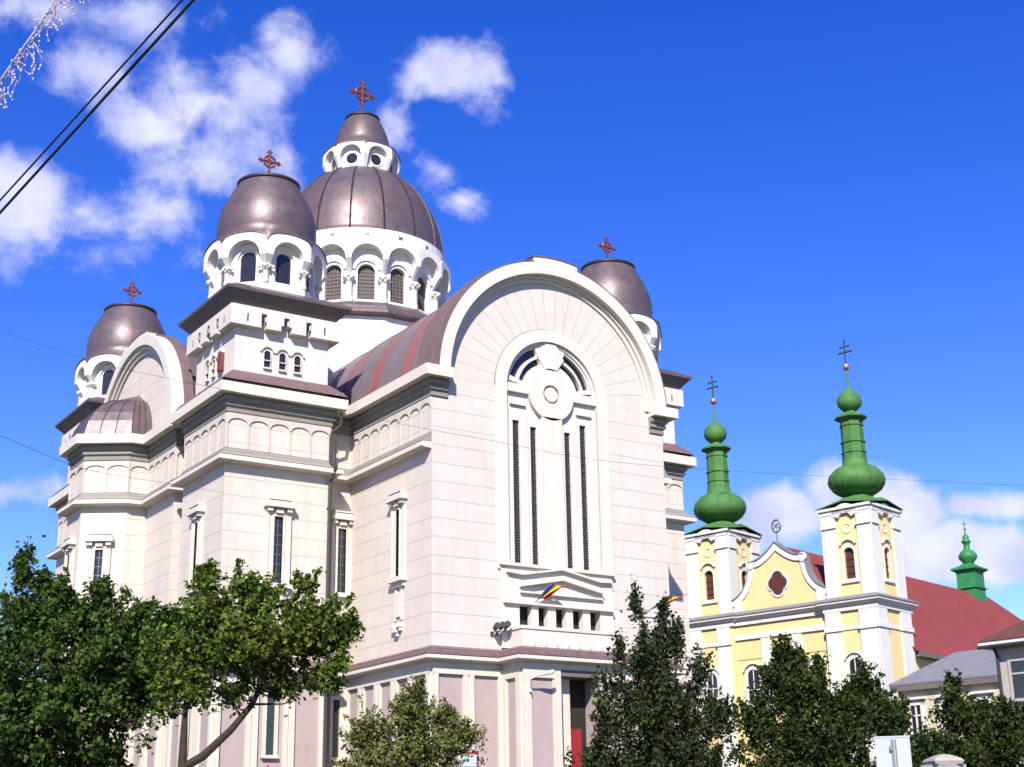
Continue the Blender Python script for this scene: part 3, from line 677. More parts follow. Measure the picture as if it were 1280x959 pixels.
# --- scalloped drums
def face_frames(cx, cy, n, a):
    for k in range(n):
        th = -pi/2+2*pi*k/n; nr = Vector((math.cos(th), math.sin(th), 0)); t = Vector((-nr.y, nr.x, 0))
        yield k, (cx+nr.x*a, cy+nr.y*a, 0), t, nr
def hood(mb, hw, r0, zs, ztop, zval, d, drop, hw0, N_=14):
    outl = [(hw*math.cos(pi*i/N_), zval+(ztop-zval)*math.sin(pi*i/N_)**.9 if 0 < i < N_ else zval) for i in range(N_+1)]
    inn = [(r0*math.cos(pi*i/N_), zs+r0*math.sin(pi*i/N_)) for i in range(N_+1)]
    k = 1.0*hw0/hw
    vs = []
    for (ox, oz), (ix, iz) in zip(outl, inn): vs += [(ix, d, iz), (ox, d, oz), (ox*k, 0, oz), (ix, -.01, iz)]
    fs = []
    for i in range(N_):
        for j in (0, 1, 3): fs.append((4*i+j, 4*i+(j+1) % 4, 4*i+4+(j+1) % 4, 4*i+4+j))
    mb.add(vs, fs)
    for s in (1, -1):     # corbels
        mb.add([(s*r0, d, zs), (s*hw, d, zs), (s*hw, d, zval), (s*hw0, 0, zs-drop), (s*(hw0-.14), 0, zs-drop), (s*r0, -.01, zs)], [(0, 1, 3, 4), (0, 4, 5), (1, 2, 3), (0, 1, 2)])
def tower(o):                 # corner tower, origin at plan centre
    cx = cy = 0.0
    mb = MB()
    mb.box(-2.42, 2.42, -2.42, 2.42, 22.4, 26.3)
    sh = mb.build('corner_tower', m_shaft, None); sh.parent = cat; sh.location = Vector((o[0], o[1], 0))-ORG[cat.name]
    ORG[sh.name] = Vector((0, 0, 0))
    mb = MB(); sq = lambda h: [(-h, -h), (h, -h), (h, h), (-h, h)]
    mb.sweep(sq(2.42), [(0, 22.93), (.02, 23.14), (.10, 23.1), (.26, 22.92), (.30, 22.92), (.52, 22.70), (.56, 22.70), (.74, 22.45)], True)
    mb.build('tower_skirt', m_flash, sh)
    # machicolation band
    mb = MB(); B0, B1 = 25.30, 26.28
    for (t, nn) in (((1, 0, 0), (0, -1, 0)), ((0, 1, 0), (1, 0, 0)), ((-1, 0, 0), (0, 1, 0)), ((0, -1, 0), (-1, 0, 0))):
        mb.frame((nn[0]*2.42, nn[1]*2.42, 0), t, nn); dd = .42
        for x0, x1 in ((-2.42-dd, -.98-.32), (-1.02, -.28), (.28, 1.02), (1.30, 2.42+dd)):
            x0 = max(x0, -2.42-(dd if nn[1] else 0)); x1 = min(x1, 2.42+(dd if nn[1] else 0))
            mb.box(x0, x1, -.01, dd, B0, B0+.28)
        for cxx in (-1.16, 0, 1.16):
            r = .14
        mb.box(-2.42-(dd if nn[1] else 0), 2.42+(dd if nn[1] else 0), -.01, dd, B0+.70, B1)
        for x0, x1 in ((-2.42-(dd if nn[1] else 0), -1.30), (-1.02, -.14), (.14, 1.02), (1.30, 2.42+(dd if nn[1] else 0))): mb.box(x0, x1, -.01, dd, B0+.28, B0+.70)
    mb.frame(); mb.build('tower_band', m_shaft, sh)
    # triple openings on each side
    mbw = MB(); mbd = MB(); mbs = MB(); mbl = MB()
    for (t, nn) in (((1, 0, 0), (0, -1, 0)), ((0, 1, 0), (1, 0, 0)), ((-1, 0, 0), (0, 1, 0)), ((0, -1, 0), (-1, 0, 0))):
        for q in (mbw, mbd, mbl, mbs): q.frame((nn[0]*2.42, nn[1]*2.42, 0), t, nn)
        for x in (-.78, 0, .78):
            mbw.nxt(); mbd.nxt()
            mbd.add([(x+px, .006, z) for px, z in [(-.17, 23.52), (.17, 23.52)]+[(.17*math.cos(pi*i/8), 24.17+.17*math.sin(pi*i/8)) for i in range(9)]], [tuple(range(11))])
            mbw.arc(x, 24.22, .30, .38, -.01, .10, R(12), R(168), 10); mbw.arc(x, 24.17, .17, .21, -.01, .07, 0, pi, 8); mbw.box(x-.21, x-.17, -.01, .07, 23.5, 24.17); mbw.box(x+.17, x+.21, -.01, .07, 23.5, 24.17); mbw.box(x-.2, x+.2, -.01, .12, 23.42, 23.5)
            mbw.box(x-.17, x+.17, -.01, .1, 23.82, 23.86)
        for x in (-1.16, 0, 1.16): mbs.nxt(); mbl.nxt(); mbs.add([(x+px, .429, z) for px, z in [(-.1, 25.62), (.1, 25.62)]+[(.1*math.cos(pi*i/8), 25.9+.1*math.sin(pi*i/8)) for i in range(9)]], [tuple(range(11))]); mbl.add([(x+.02, .432, 25.60), (x+.10, .432, 25.60), (x+.10, .432, 25.84), (x+.02, .432, 25.84)], [(0, 1, 2, 3)])
        for x in (-2.0, 2.0): mbs.nxt(); mbs.add([(x-.035, .429, 25.5), (x+.035, .429, 25.5), (x+.035, .429, 25.9), (x-.035, .429, 25.9)], [(0, 1, 2, 3)])
    mbw.each('opening_hood', m_white, sh); mbd.each('belfry_opening', m_glass, sh); mbs.each('wall_slit', m_glass, sh); mbl.each('pipe_mouth', m_plain, sh)
    # eave roof
    mb = MB(); e = 3.2
    mb.add([(-2.62, -2.62, 26.27), (2.62, -2.62, 26.27), (2.62, 2.62, 26.27), (-2.62, 2.62, 26.27), (-e, -e, 26.92), (e, -e, 26.92), (e, e, 26.92), (-e, e, 26.92)], [(0, 1, 5, 4), (1, 2, 6, 5), (2, 3, 7, 6), (3, 0, 4, 7)])
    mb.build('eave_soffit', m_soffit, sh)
    mb = MB(); mb.lathe([((e+.04)*2**.5, 26.9), ((e+.04)*2**.5, 27.04), (2.55*2**.5, 27.45), (2.3*2**.5, 27.55)], 0, 0, 4, pi/4); mb.build('eave_roof', m_copper, sh)
    # drum
    a_ = 2.35; hw0 = a_*math.tan(pi/8); hw = 2.80*math.tan(pi/8)
    mb = MB(); gl = MB()
    mb.lathe([(2.5/math.cos(pi/8), 27.3), (2.5/math.cos(pi/8), 27.85), (2.3/math.cos(pi/8), 27.9)], 0, 0, 8, pi/8)
    for k, o2, t, nn in face_frames(0, 0, 8, a_):
        mb.frame(o2, t, nn); mb.archwall(-hw0, hw0, 27.85, 30.35, 0, .50, 27.96, 29.17, 0, .12); mb.archwall(-.52, .52, 27.9, 29.75, 0, .40, 28.0, 29.17, -.12, .12)
        hood(mb, hw, .80, 29.17, 30.40, 29.92, .47, .62, hw0)
    mb.frame()
    dr = mb.build('tower_drum', m_drum, sh)
    mb = MB()
    for k in range(8):
        th = -pi/2+pi/8+2*pi*k/8; rr = a_/math.cos(pi/8)+.06; x, y = rr*math.cos(th), rr*math.sin(th)
        mb.nxt(); mb.lathe([(.15, 27.8), (.17, 27.9), (.13, 28.0), (.13, 28.42), (.2, 28.5), (.24, 28.72), (.2, 28.76)], x, y, 8)
        for j in range(6): aa = th-1.2+j*.48; mb.sphere((x+.22*math.cos(aa), y+.22*math.sin(aa), 28.6+.08*(j % 2)), .075, 4)
        for j in (-1, 1): mb.sphere((x-.34*j*math.sin(th)+.05*math.cos(th), y+.34*j*math.cos(th)+.05*math.sin(th), 28.62), .10, 4)
    mb.each('column', m_plain, sh)
    for k, o2, t, nn in face_frames(0, 0, 8, a_):
        gl = MB(); gl.frame(o2, t, nn); gl.arcpane(0, .395, 28.0, 29.17, -.2); gl.build('window_glass', m_glass, sh)
    # dome with scalloped lower edge
    mb = MB(); mb.smooth = True; n = 96
    e_s = []; 
    for j in range(n):
        th = -pi/2+2*pi*j/n; k = round((th+pi/2)/(pi/4)); dth = th-(-pi/2+k*pi/4); rr = 2.87/math.cos(dth)
        c = math.tan(dth)/math.tan(pi/8); z = 29.95+.48*max(0, 1-c*c)**.45; e_s.append((rr*math.cos(th), rr*math.sin(th), z, th))
    prof = [(2.42, 30.7), (2.48, 31.05), (2.50, 31.4), (2.47, 31.8), (2.39, 32.2), (2.26, 32.6), (2.08, 33.0), (1.85, 33.45), (1.55, 33.98)]
    vs = [(x, y, z-.05) for x, y, z, th in e_s]+[(x, y, z+.02) for x, y, z, th in e_s]
    for r, z in prof: vs += [(r*math.cos(q[3]), r*math.sin(q[3]), z) for q in e_s]
    fs = []
    for k in range(len(prof)+1):
        for j in range(n): fs.append((k*n+j, k*n+(j+1) % n, (k+1)*n+(j+1) % n, (k+1)*n+j))
    mb.add(vs, fs); mb.build('dome', m_copper, sh)
    mb = MB(); mb.smooth = True; mb.lathe([(1.5, 33.95), (1.62, 33.97), (1.62, 34.12), (1.55, 34.16), (1.0, 34.3), (.3, 34.42), (.01, 34.45)], 0, 0, 40); mb.build('dome_cap', m_seam, sh)
    cross_on(sh, 0, 0, 34.4, 1.75)
    return sh
def cross_on(par, x, y, z, h):
    """filigree cross with a ring, facing the front"""
    mb = MB(); s = h/1.75
    mb.tube([(x, y, z-.1), (x, y, z+.55*s)], .05*s, 6)
    c = (x, y, z+1.12*s)
    mb.tube([(x, y, z+.5*s), (x, y, z+1.7*s)], .07*s, 6); mb.tube([(x-.5*s, y, c[2]), (x+.5*s, y, c[2])], .07*s, 6)
    for aa in (45, 135, 225, 315): mb.tube([c, (x+.36*s*math.cos(R(aa)), y, c[2]+.36*s*math.sin(R(aa)))], .025*s, 5)
    mb.tube([(x+.32*s*math.cos(2*pi*i/16), y, c[2]+.32*s*math.sin(2*pi*i/16)) for i in range(17)], .06*s, 5, False)
    for p in ((x-.5*s, y, c[2]), (x+.5*s, y, c[2]), (x, y, z+1.66*s)):
        for dx, dz in ((0, 0), (.09, 0), (-.09, 0), (0, .09), (0, -.09)): mb.sphere((p[0]+dx*s, p[1], p[2]+dz*s), .06*s, 4)
    return mb.build('cross', m_cross, par)
tw = tower((-4.24, 9.36))
for x, y in ((17.38, 9.36), (-4.24, 30.44), (17.38, 30.44)):
    copy_tree(tw, cat, Vector((x, y, 0))-ORG[cat.name])
# red shutter and clutter in the left opening of the front left tower
mb = MB(); mb.box(-6.86, -6.68, 8.15, 8.55, 23.45, 24.35); mb.build('red_shutter', m_shut, cat)

# --- main drum, dome, lantern
DX, DY = 6.40, 19.9
n16 = 16; ca = math.cos(pi/16)
mb = MB(); mb.lathe([(5.42/ca, 20), (5.42/ca, 30.62)], DX, DY, 16, pi/16); mb.build('drum_base', m_drum, cat)
mb = MB(); mb.lathe([(5.4/ca, 30.45), (5.85/ca, 30.6), (5.85/ca, 30.78), (5.55/ca, 30.95), (5.5/ca, 31.1), (5.2/ca, 31.4), (4.8/ca, 31.6)], DX, DY, 16, pi/16); mb.build('drum_ring', m_copper, cat)
a_ = 4.9; hw0 = a_*math.tan(pi/16); hw = 5.42*math.tan(pi/16)
mb = MB()
for k, o2, t, nn in face_frames(DX, DY, 16, a_):
    mb.frame(o2, t, nn); mb.archwall(-hw0, hw0, 31.3, 34.9, 0, .50, 31.68, 33.36, 0, .30)
    hood(mb, hw, .92, 34.0, 35.35, 34.85, .56, .75, hw0)
    mb.arc(0, 33.40, .64, .84, 0, .10, R(8), R(172), 14)
mb.frame(); mb.lathe([(5.0, 34.8), (5.18, 34.9), (5.18, 36.02), (5.05, 36.08)], DX, DY, 64)
md_ = mb.build('main_drum', m_drum, cat)
mb = MB()
for k in range(16):
    th = -pi/2+pi/16+2*pi*k/16; rr = a_/ca+.10; x, y = DX+rr*math.cos(th), DY+rr*math.sin(th)
    mb.nxt(); mb.lathe([(.24, 31.4), (.26, 31.6), (.20, 31.75), (.20, 32.6), (.28, 32.72), (.34, 33.05), (.26, 33.1)], x, y, 10)
    for j in range(7): aa = th-1.5+j*.5; mb.sphere((x+.30*math.cos(aa), y+.30*math.sin(aa), 32.85+.12*(j % 2)), .10, 4)
mb.each('column', m_plain, md_)
for k, o2, t, nn in face_frames(DX, DY, 16, a_):
    gl = MB(); gl.frame(o2, t, nn); gl.arcpane(0, .50, 31.68, 33.36, -.28)
    pn = gl.build('window_glass', m_lattice, md_)
mb = MB()
for k, o2, t, nn in face_frames(DX, DY, 16, a_):
    mb.nxt(); mb.frame(o2, t, nn)
    for zz in np.arange(31.9, 33.8, .22): mb.box(-.46, .46, -.275, -.24, zz-.02, zz+.02)
    for xx in (-.22, 0, .22): mb.box(xx-.02, xx+.02, -.272, -.235, 31.7, 33.75)
mb.each('window_lattice', m_soffit, md_)
mb = MB()
for k, o2, t, nn in face_frames(DX, DY, 16, 5.18): mb.nxt(); mb.frame(o2, t, nn); mb.box(-.13, .13, -.03, .012, 35.52, 35.72)
mb.each('vent', m_metal, md_)
mb = MB(); mb.smooth = True
prof = [(5.12, 36.0), (5.16, 36.05)]+[(5.1*math.sqrt(max(0, 1-((z-36.0)/6.05)**2)), z) for z in np.linspace(36.1, 41.25, 16)]
mb.lathe(prof, DX, DY, 96); dm = mb.build('main_dome', m_copper, cat)
mb = MB()
for k in range(16):
    th = -pi/2+pi/16+2*pi*k/16
    mb.nxt(); mb.tube([(DX+r*1.004*math.cos(th), DY+r*1.004*math.sin(th), z) for r, z in prof[1:]], .055, 5)
mb.each('dome_rib', m_seam, dm)
# lantern
mb = MB(); c8 = math.cos(pi/8)
mb.lathe([(2.45/c8, 40.85), (2.5/c8, 41.05), (2.25/c8, 41.1), (2.1/c8, 41.35), (1.8/c8, 41.4)], DX, DY, 8, pi/8); lb = mb.build('lantern_base', m_metal, cat)
a_ = 1.88; hw0 = a_*math.tan(pi/8); hw = 2.22*math.tan(pi/8)
mb = MB()
for k, o2, t, nn in face_frames(DX, DY, 8, a_):
    mb.frame(o2, t, nn); mb.slab([(-hw0, 41.2), (hw0, 41.2), (hw0, 43.1), (-hw0, 43.1)], -.05, 0); hood(mb, hw, .66, 42.25, 43.14, 42.95, .36, .9, hw0)
    mb.arc(0, 42.1, .36, .44, 0, .05, 0, 2*pi, 18, False)
mb.frame(); lt = mb.build('lantern', m_drum, cat)
for k, o2, t, nn in face_frames(DX, DY, 8, a_):
    gl = MB(); gl.frame(o2, t, nn); gl.add([(.36*math.cos(2*pi*i/18), .012, 42.1+.36*math.sin(2*pi*i/18)) for i in range(18)], [tuple(range(18))]); gl.build('round_window', m_glass, lt)
mb = MB(); mb.smooth = True; n = 96; e_s = []
for j in range(n):
    th = -pi/2+2*pi*j/n; k = round((th+pi/2)/(pi/4)); dth = th-(-pi/2+k*pi/4); rr = 2.28/math.cos(dth)
    c = math.tan(dth)/math.tan(pi/8); e_s.append((rr*math.cos(th), rr*math.sin(th), 42.96+.2*max(0, 1-c*c)**.45, th))
prof = [(1.78, 43.5), (1.72, 43.9), (1.6, 44.4), (1.42, 44.9), (1.22, 45.3), (1.02, 45.62)]
vs = [(DX+x, DY+y, z-.05) for x, y, z, th in e_s]+[(DX+x, DY+y, z+.02) for x, y, z, th in e_s]
for r, z in prof: vs += [(DX+r*math.cos(q[3]), DY+r*math.sin(q[3]), z) for q in e_s]
fs = []
for k in range(len(prof)+1):
    for j in range(n): fs.append((k*n+j, k*n+(j+1) % n, (k+1)*n+(j+1) % n, (k+1)*n+j))
mb.add(vs, fs); mb.build('lantern_dome', m_copper, lt)
mb = MB(); mb.smooth = True; mb.lathe([(1.0, 45.58), (1.1, 45.6), (1.1, 45.74), (.9, 45.8), (.3, 46.0), (.01, 46.05)], DX, DY, 32); mb.build('dome_cap', m_seam, lt)
cross_on(cat, DX-.05, DY, 45.95, 2.5)

# ================================================================= flags on the porch
def flag(loc, d, label, spread=1.0):
    r0 = empty('flag', loc)
    tag(r0, label, 'flag', 'tricolour flags above the porch')
    d = Vector(d); mb = MB(); mb.tube([(0, 0, 0), tuple(d*1.0)], .025, 6); mb.build('flagpole', m_metal, r0, local=True)
    side = Vector((.85, -.45, .22)).normalized(); n = 12; vs = []; mi = []; fs = []
    for i in range(n+1):
        for j in range(7):
            u = i/n; v = j/6; p = d*(1-.6*v) + side*(u*.95*spread*(1-.65*v)) + Vector((0, -.10*math.sin(u*9+v*3), .06*math.sin(u*7+v*4)-.10*u*u))
            vs.append(tuple(p))
    mb = MB()
    for i in range(n):
        mb.cur = 0 if i < n/3 else (1 if i < 2*n/3 else 2)
        for j in range(6):
            q = [vs[i*7+j], vs[i*7+j+1], vs[(i+1)*7+j+1], vs[(i+1)*7+j]]
            mb.add(q, [(0, 1, 2, 3)])
    o = mb.build('flag_cloth', [m_blue, m_yellow, m_fred], r0, local=True)
    so_ = o.modifiers.new('s', 'SOLIDIFY'); so_.thickness = .01
flag((5.15, -.12, 11.95), (.55, -.45, .85), 'blue yellow and red flag on a slanted pole above the middle of the gallery')
flag((11.45, -.1, 12.0), (.75, -.7, .75), 'blue yellow and red flag poking out above the crown of the tall narrow tree', 1.15)

# ================================================================= yellow baroque church
O0 = (46.28, 17.39, 0)
ch = empty('baroque_church', O0, R(-76)); ORG[ch.name] = Vector((0, 0, 0))
tag(ch, 'yellow and white baroque church with two green onion spires and a red tiled roof', 'church')
def sub(mb, name, m, par=ch): return mb.build(name, m, par)
mb = MB(); mb.box(-16.3, -.2, .25, 34, 0, 14.9); mb.box(-12.3, -4.2, .25, 5, 14.8, 18.3)
for x0 in (-16.4, -4.2): mb.box(x0, x0+4.1, 0, 4.7, 0, 18.3)
sub(mb, 'wall', m_yel)
mb = MB()
for x0, x1 in ((-4.25, -3.0), (-1.5, -.06), (-13.75, -12.55), (-16.46, -15.2)):
    mb.box(x0, x1, -.16, 0, 0, 17.6); mb.box(x0-.08, x1+.08, -.26, 0, 16.05, 16.4)
for y0, y1 in ((-.16, 1.15), (3.1, 4.6)):
    mb.box(-.1, .06, y0, y1, 0, 17.6); mb.box(-.1, .16, y0-.1, y1+.08, 16.05, 16.4)
mb.box(-12.5, -4.2, .1, .26, 16.35, 16.75); mb.box(-3.0, -1.5, -.08, 0, 16.1, 16.35); mb.box(-15.2, -13.75, -.08, 0, 16.1, 16.35); mb.box(-.1, -.02, 1.15, 3.1, 16.1, 16.35)
for x0, x1 in ((-10.0, -9.2), (-7.3, -6.5)): mb.box(x0, x1, .1, .26, 0, 16.3)
sub(mb, 'pilasters', m_ywhite)
pth = [(-16.46, 5), (-16.46, -.06), (-12.25, -.06), (-12.25, .2), (-4.25, .2), (-4.25, -.06), (-.04, -.06), (-.04, 4.75), (-.5, 4.75)]
MB().sweep(pth, [(0, 17.45), (.12, 17.45), (.12, 17.75), (.2, 17.8), (.45, 18.0), (.45, 18.12), (.0, 18.13)]).build('cornice', m_ywhite, ch)
MB().sweep(pth, [(0, 18.135), (.5, 18.135), (.52, 18.22), (0, 18.5)]).build('cornice_top', m_greyroof, ch)
def onion(x, y, z0=25.05, par=ch):
    mb = MB(); h = 2.35
    vs = []; fs = []; n = 32; rings = [(1.0, 0.0), (.985, .1), (.82, .32), (.62, .62), (.47, .95), (.40, 1.15)]
    for s, dz in rings:
        for j in range(n):
            a = 2*pi*j/n+pi/4; c, q = math.cos(a), math.sin(a); sq = 1/max(abs(c), abs(q)); f = (1-s)/.6
            rr = h*(sq*(1-min(1, f))+min(1, f)*1.0)*s
            mid = 1-abs(abs(c)-abs(q)); lift = .38*(max(0, 1-min(abs(c), abs(q))*sq)) if s > .8 else .0
            vs.append((x+rr*c, y+rr*q, z0+dz+lift))
    for k in range(len(rings)-1):
        for j in range(n): fs.append((k*n+j, k*n+(j+1) % n, (k+1)*n+(j+1) % n, (k+1)*n+j))
    mb.add(vs, fs); mb.smooth = True
    P = [(.95, 26.15), (1.25, 26.25), (1.75, 26.55), (2.02, 26.95), (2.1, 27.3), (1.98, 27.75), (1.6, 28.15), (1.15, 28.38), (.95, 28.55), (.92, 28.95)]
    mb.lathe(P, x, y, 32, cap=False)
    mb.smooth = False
    mb.lathe([(.90, 28.9), (.88, 29.4), (.95, 29.42), (.95, 29.5), (.87, 29.52), (.86, 30.2), (.95, 30.22), (.95, 30.32), (.86, 30.34), (.84, 31.5), (.92, 31.52), (.92, 31.6), (.84, 31.62), (.84, 31.95), (1.22, 32.12), (1.24, 32.22), (.95, 32.42), (.45, 32.6), (.42, 32.8)], x, y, 8, pi/8)
    mb.smooth = True
    mb.lathe([(.42, 32.75), (.62, 32.86), (.88, 33.15), (.94, 33.5), (.85, 33.85), (.6, 34.15), (.3, 34.38), (.1, 34.6), (.07, 36.0)], x, y, 24)
    sp = mb.build('onion_spire', m_green, par)
    ms_ = MB()
    for k in range(12):
        th = 2*pi*k/12
        ms_.nxt(); ms_.tube([(x+(r+.01)*math.cos(th), y+(r+.01)*math.sin(th), z) for r, z in P[1:8]], .028, 4)
    ms_.each('seam', m_green, sp)
    mb = MB(); mb.smooth = True; mb.sphere((x, y, 36.28), .29, 8); mb.build('ball', m_ball, sp)
    mb = MB(); mb.tube([(x, y, 36.5), (x, y, 38.4)], .06, 6)
    t = Vector((.55, .0, 0)); mb.tube([(x-.5, y, 37.45), (x+.5, y, 37.45)], .06, 6); mb.tube([(x-.36, y, 37.9), (x+.36, y, 37.9)], .05, 6)
    for p in ((x-.5, 37.45), (x+.5, 37.45), (x, 38.4), (x-.36, 37.9), (x+.36, 37.9)): mb.sphere((p[0], y, p[1]), .09, 4)
    mb.build('cross', m_cable, sp)
def bell_tower(x0):
    x1 = x0+3.75; y0, y1 = .25, 4.35; xm, ym = (x0+x1)/2, (y0+y1)/2
    mb = MB()
    for o, t, nn, hw_ in (((xm, y0, 0), (1, 0, 0), (0, -1, 0), 1.875), ((x1, ym, 0), (0, 1, 0), (1, 0, 0), 2.05), ((xm, y1, 0), (-1, 0, 0), (0, 1, 0), 1.875), ((x0, ym, 0), (0, -1, 0), (-1, 0, 0), 2.05)):
        mb.frame(o, t, nn); mb.archwall(-hw_, hw_, 18.3, 24.9, 0, .42, 19.75, 21.6, 0, .3)
    mb.frame(); b = mb.build('bell_tower', m_yel, ch)
    mb = MB()
    for o, t, nn, hw_ in (((xm, y0, 0), (1, 0, 0), (0, -1, 0), 1.875), ((x1, ym, 0), (0, 1, 0), (1, 0, 0), 2.05), ((xm, y1, 0), (-1, 0, 0), (0, 1, 0), 1.875), ((x0, ym, 0), (0, -1, 0), (-1, 0, 0), 2.05)):
        ns = nn[1] != 0
        mb.frame(o, t, nn); e = .16 if ns else 0
        for s in (-1, 1):
            xa, xb = (hw_-1.0, hw_+e) if s > 0 else (-hw_-e, -hw_+1.0)
            mb.box(xa, xb, -.01, .15, 18.5, 23.6); mb.box(xa-.06*(s > 0), xb+.06*(s < 0), -.01, .26, 23.55, 23.75)
            mb.box(xa, xb, -.01, .2, 23.75, 24.55)
        mb.arc(0, 21.6, .42, .62, 0, .07, 0, pi, 12); mb.box(-.62, -.42, 0, .07, 19.7, 21.6); mb.box(.42, .62, 0, .07, 19.7, 21.6); mb.box(-.72, .72, 0, .14, 19.45, 19.7)
        mb.arc(0, 21.95, .62, .76, 0, .18, R(25), R(155), 10); mb.arc(0, 23.45, .30, .38, 0, .05, 0, 2*pi, 14, False)
        mb.box(-.8, .8, -.01, .04, 22.75, 24.0) if False else None
        mb.arc(0, 24.05, .55, 1.2, 0, .24, R(20), R(160), 12)
        mb.box(-hw_-e, hw_+e, -.01, .24, 24.55, 24.98); mb.box(-hw_-e-.12*ns, hw_+e+.12*ns, -.01, .36, 24.85, 25.04)
    mb.frame(); mb.build('tower_trim', m_ywhite, b)
    for o, t, nn in (((xm, y0, 0), (1, 0, 0), (0, -1, 0)), ((x1, ym, 0), (0, 1, 0), (1, 0, 0)), ((xm, y1, 0), (-1, 0, 0), (0, 1, 0)), ((x0, ym, 0), (0, -1, 0), (-1, 0, 0))):
        g2 = MB(); g2.frame(o, t, nn); g2.arcpane(0, .42, 19.75, 21.6, -.2); 
        for zz in (20.2, 20.7, 21.2): g2.box(-.4, .4, -.19, -.15, zz-.03, zz+.03)
        g2.build('bell_window', m_brown, b)
    onion(xm, ym)
bell_tower(-3.95); bell_tower(-16.3)
# gable
half = [(-4.03, 18.45), (-4.03, 19.35)]+[(-4.03-1.75*(i/8)**1.0*1.0+.35*math.sin(pi*i/8)*-1, 19.35+2.35*(i/8)**1.5) for i in range(1, 9)]+[(-5.8, 22.05), (-6.35, 22.12)]+[(-6.35-1.9*i/6, 22.12+1.2*(i/6)**1.5) for i in range(1, 7)]
oth = [(-16.5-x, z) for x, z in half[::-1]][1:]
poly = half+oth
mb = MB(); mb.slab(poly, .3, .9); gb = mb.build('gable', m_yel, ch)
mb = MB(); ed = poly[1:-1]
def inset(pts, w):
    out = []
    for i, p in enumerate(pts):
        a = Vector(pts[max(0, i-1)]); b = Vector(pts[min(len(pts)-1, i+1)]); d = (b-a).normalized(); nn = Vector((-d.y, d.x)); out.append(tuple(Vector(p)+nn*w))
    return out
inn = inset(ed, .45)
for i in range(len(ed)-1):
    if abs(ed[i][0]+8.25) < .01 or True: mb.slab([ed[i], ed[i+1], inn[i+1], inn[i]], .18, .3)
mb.box(-12.2, -11.5, .17, .3, 18.5, 19.5); mb.box(-5.0, -4.3, .17, .3, 18.5, 19.5)
mb.arc(-5.95, 21.9, .0, .35, .12, .3, 0, 2*pi, 16, False); mb.arc(-10.55, 21.9, .0, .35, .12, .3, 0, 2*pi, 16, False)
for dx, dz in ((.36, 0), (-.36, 0), (0, .45), (0, -.45)): mb.arc(-8.25+dx, 20.25+dz, .45, .62, .22, .3, 0, 2*pi, 16, False)
mb.build('gable_trim', m_ywhite, gb)
mb = MB()
for i in range(len(ed)-1): mb.slab([ed[i], ed[i+1], tuple(Vector(ed[i+1])+Vector((0, .1))), tuple(Vector(ed[i])+Vector((0, .1)))], .1, 1.0)
mb.build('gable_coping', m_greyroof, gb)
mb = MB()
for dx, dz in ((.36, 0), (-.36, 0), (0, .45), (0, -.45)): mb.add([(-8.25+dx+.47*math.cos(2*pi*i/14), .215-.002*(abs(dx) > 0), 20.25+dz+.47*math.sin(2*pi*i/14)) for i in range(14)], [tuple(range(14))])
mb.add([(-8.25+.5*math.cos(2*pi*i/14), .209, 20.25+.5*math.sin(2*pi*i/14)) for i in range(14)], [tuple(range(14))])
mb.build('quatrefoil_window', m_brown, gb)
mb = MB(); mb.tube([(-8.25, .6, 23.2), (-8.25, .6, 24.2)], .05, 6)
mb.tube([(-8.25+.38*math.cos(2*pi*i/20), .6, 24.62+.48*math.sin(2*pi*i/20)) for i in range(21)], .07, 6, False); mb.tube([(-8.25, .6, 24.1), (-8.25, .6, 25.1)], .035, 5); mb.tube([(-8.5, .6, 24.45), (-8.0, .6, 24.8)], .05, 5); mb.tube([(-8.5, .6, 24.8), (-8.0, .6, 24.45)], .05, 5)
mb.build('ring_finial', m_metal, gb)
# roof of the nave with hipped end
mb = MB(); A, B_, Z0, Z1 = -16.9, .4, 14.7, 23.2
mb.add([(A, 4.5, Z0), (B_, 4.5, Z0), (B_, 42, Z0), (A, 42, Z0), (-8.25, 1.0, Z1), (-8.25, 35.5, Z1), (A, .9+3.6, Z0), (-12.2, 1.0, 19.4), (-4.3, 1.0, 19.4)], [(1, 2, 5, 4, 8), (2, 3, 5), (3, 0, 7, 4, 5), (0, 3, 2, 1), (0, 1, 8, 7), (7, 8, 4)])
mb.build('nave_roof', m_redroof, ch)
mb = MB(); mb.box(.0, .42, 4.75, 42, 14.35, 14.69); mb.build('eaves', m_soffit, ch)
# ridge turret
mb = MB(); tx, ty = -8.25, 32.6
mb.box(tx-.9, tx+.9, ty-.9, ty+.9, 22.0, 25.1); mb.lathe([(1.35, 23.4), (1.5, 23.5), (1.35, 23.6)], tx, ty, 4, pi/4); mb.lathe([(1.3, 25.0), (1.75, 25.2), (1.75, 25.35), (1.0, 25.6), (.45, 25.9)], tx, ty, 4, pi/4)
tr_ = mb.build('ridge_turret', m_green2, ch)
mb = MB(); mb.smooth = True; mb.lathe([(.45, 25.8), (.5, 25.95), (.82, 26.3), (.84, 26.6), (.6, 26.95), (.3, 27.15), (.26, 27.7), (.42, 27.8), (.42, 27.95), (.25, 28.1), (.3, 28.35), (.08, 28.6), (.05, 29.0)], tx, ty, 16); mb.sphere((tx, ty, 29.05), .12, 5)
mb.tube([(tx, ty, 29.1), (tx, ty, 29.9)], .04, 5); mb.tube([(tx-.25, ty, 29.55), (tx+.25, ty, 29.55)], .04, 5); mb.build('turret_bulb', m_green2, tr_)
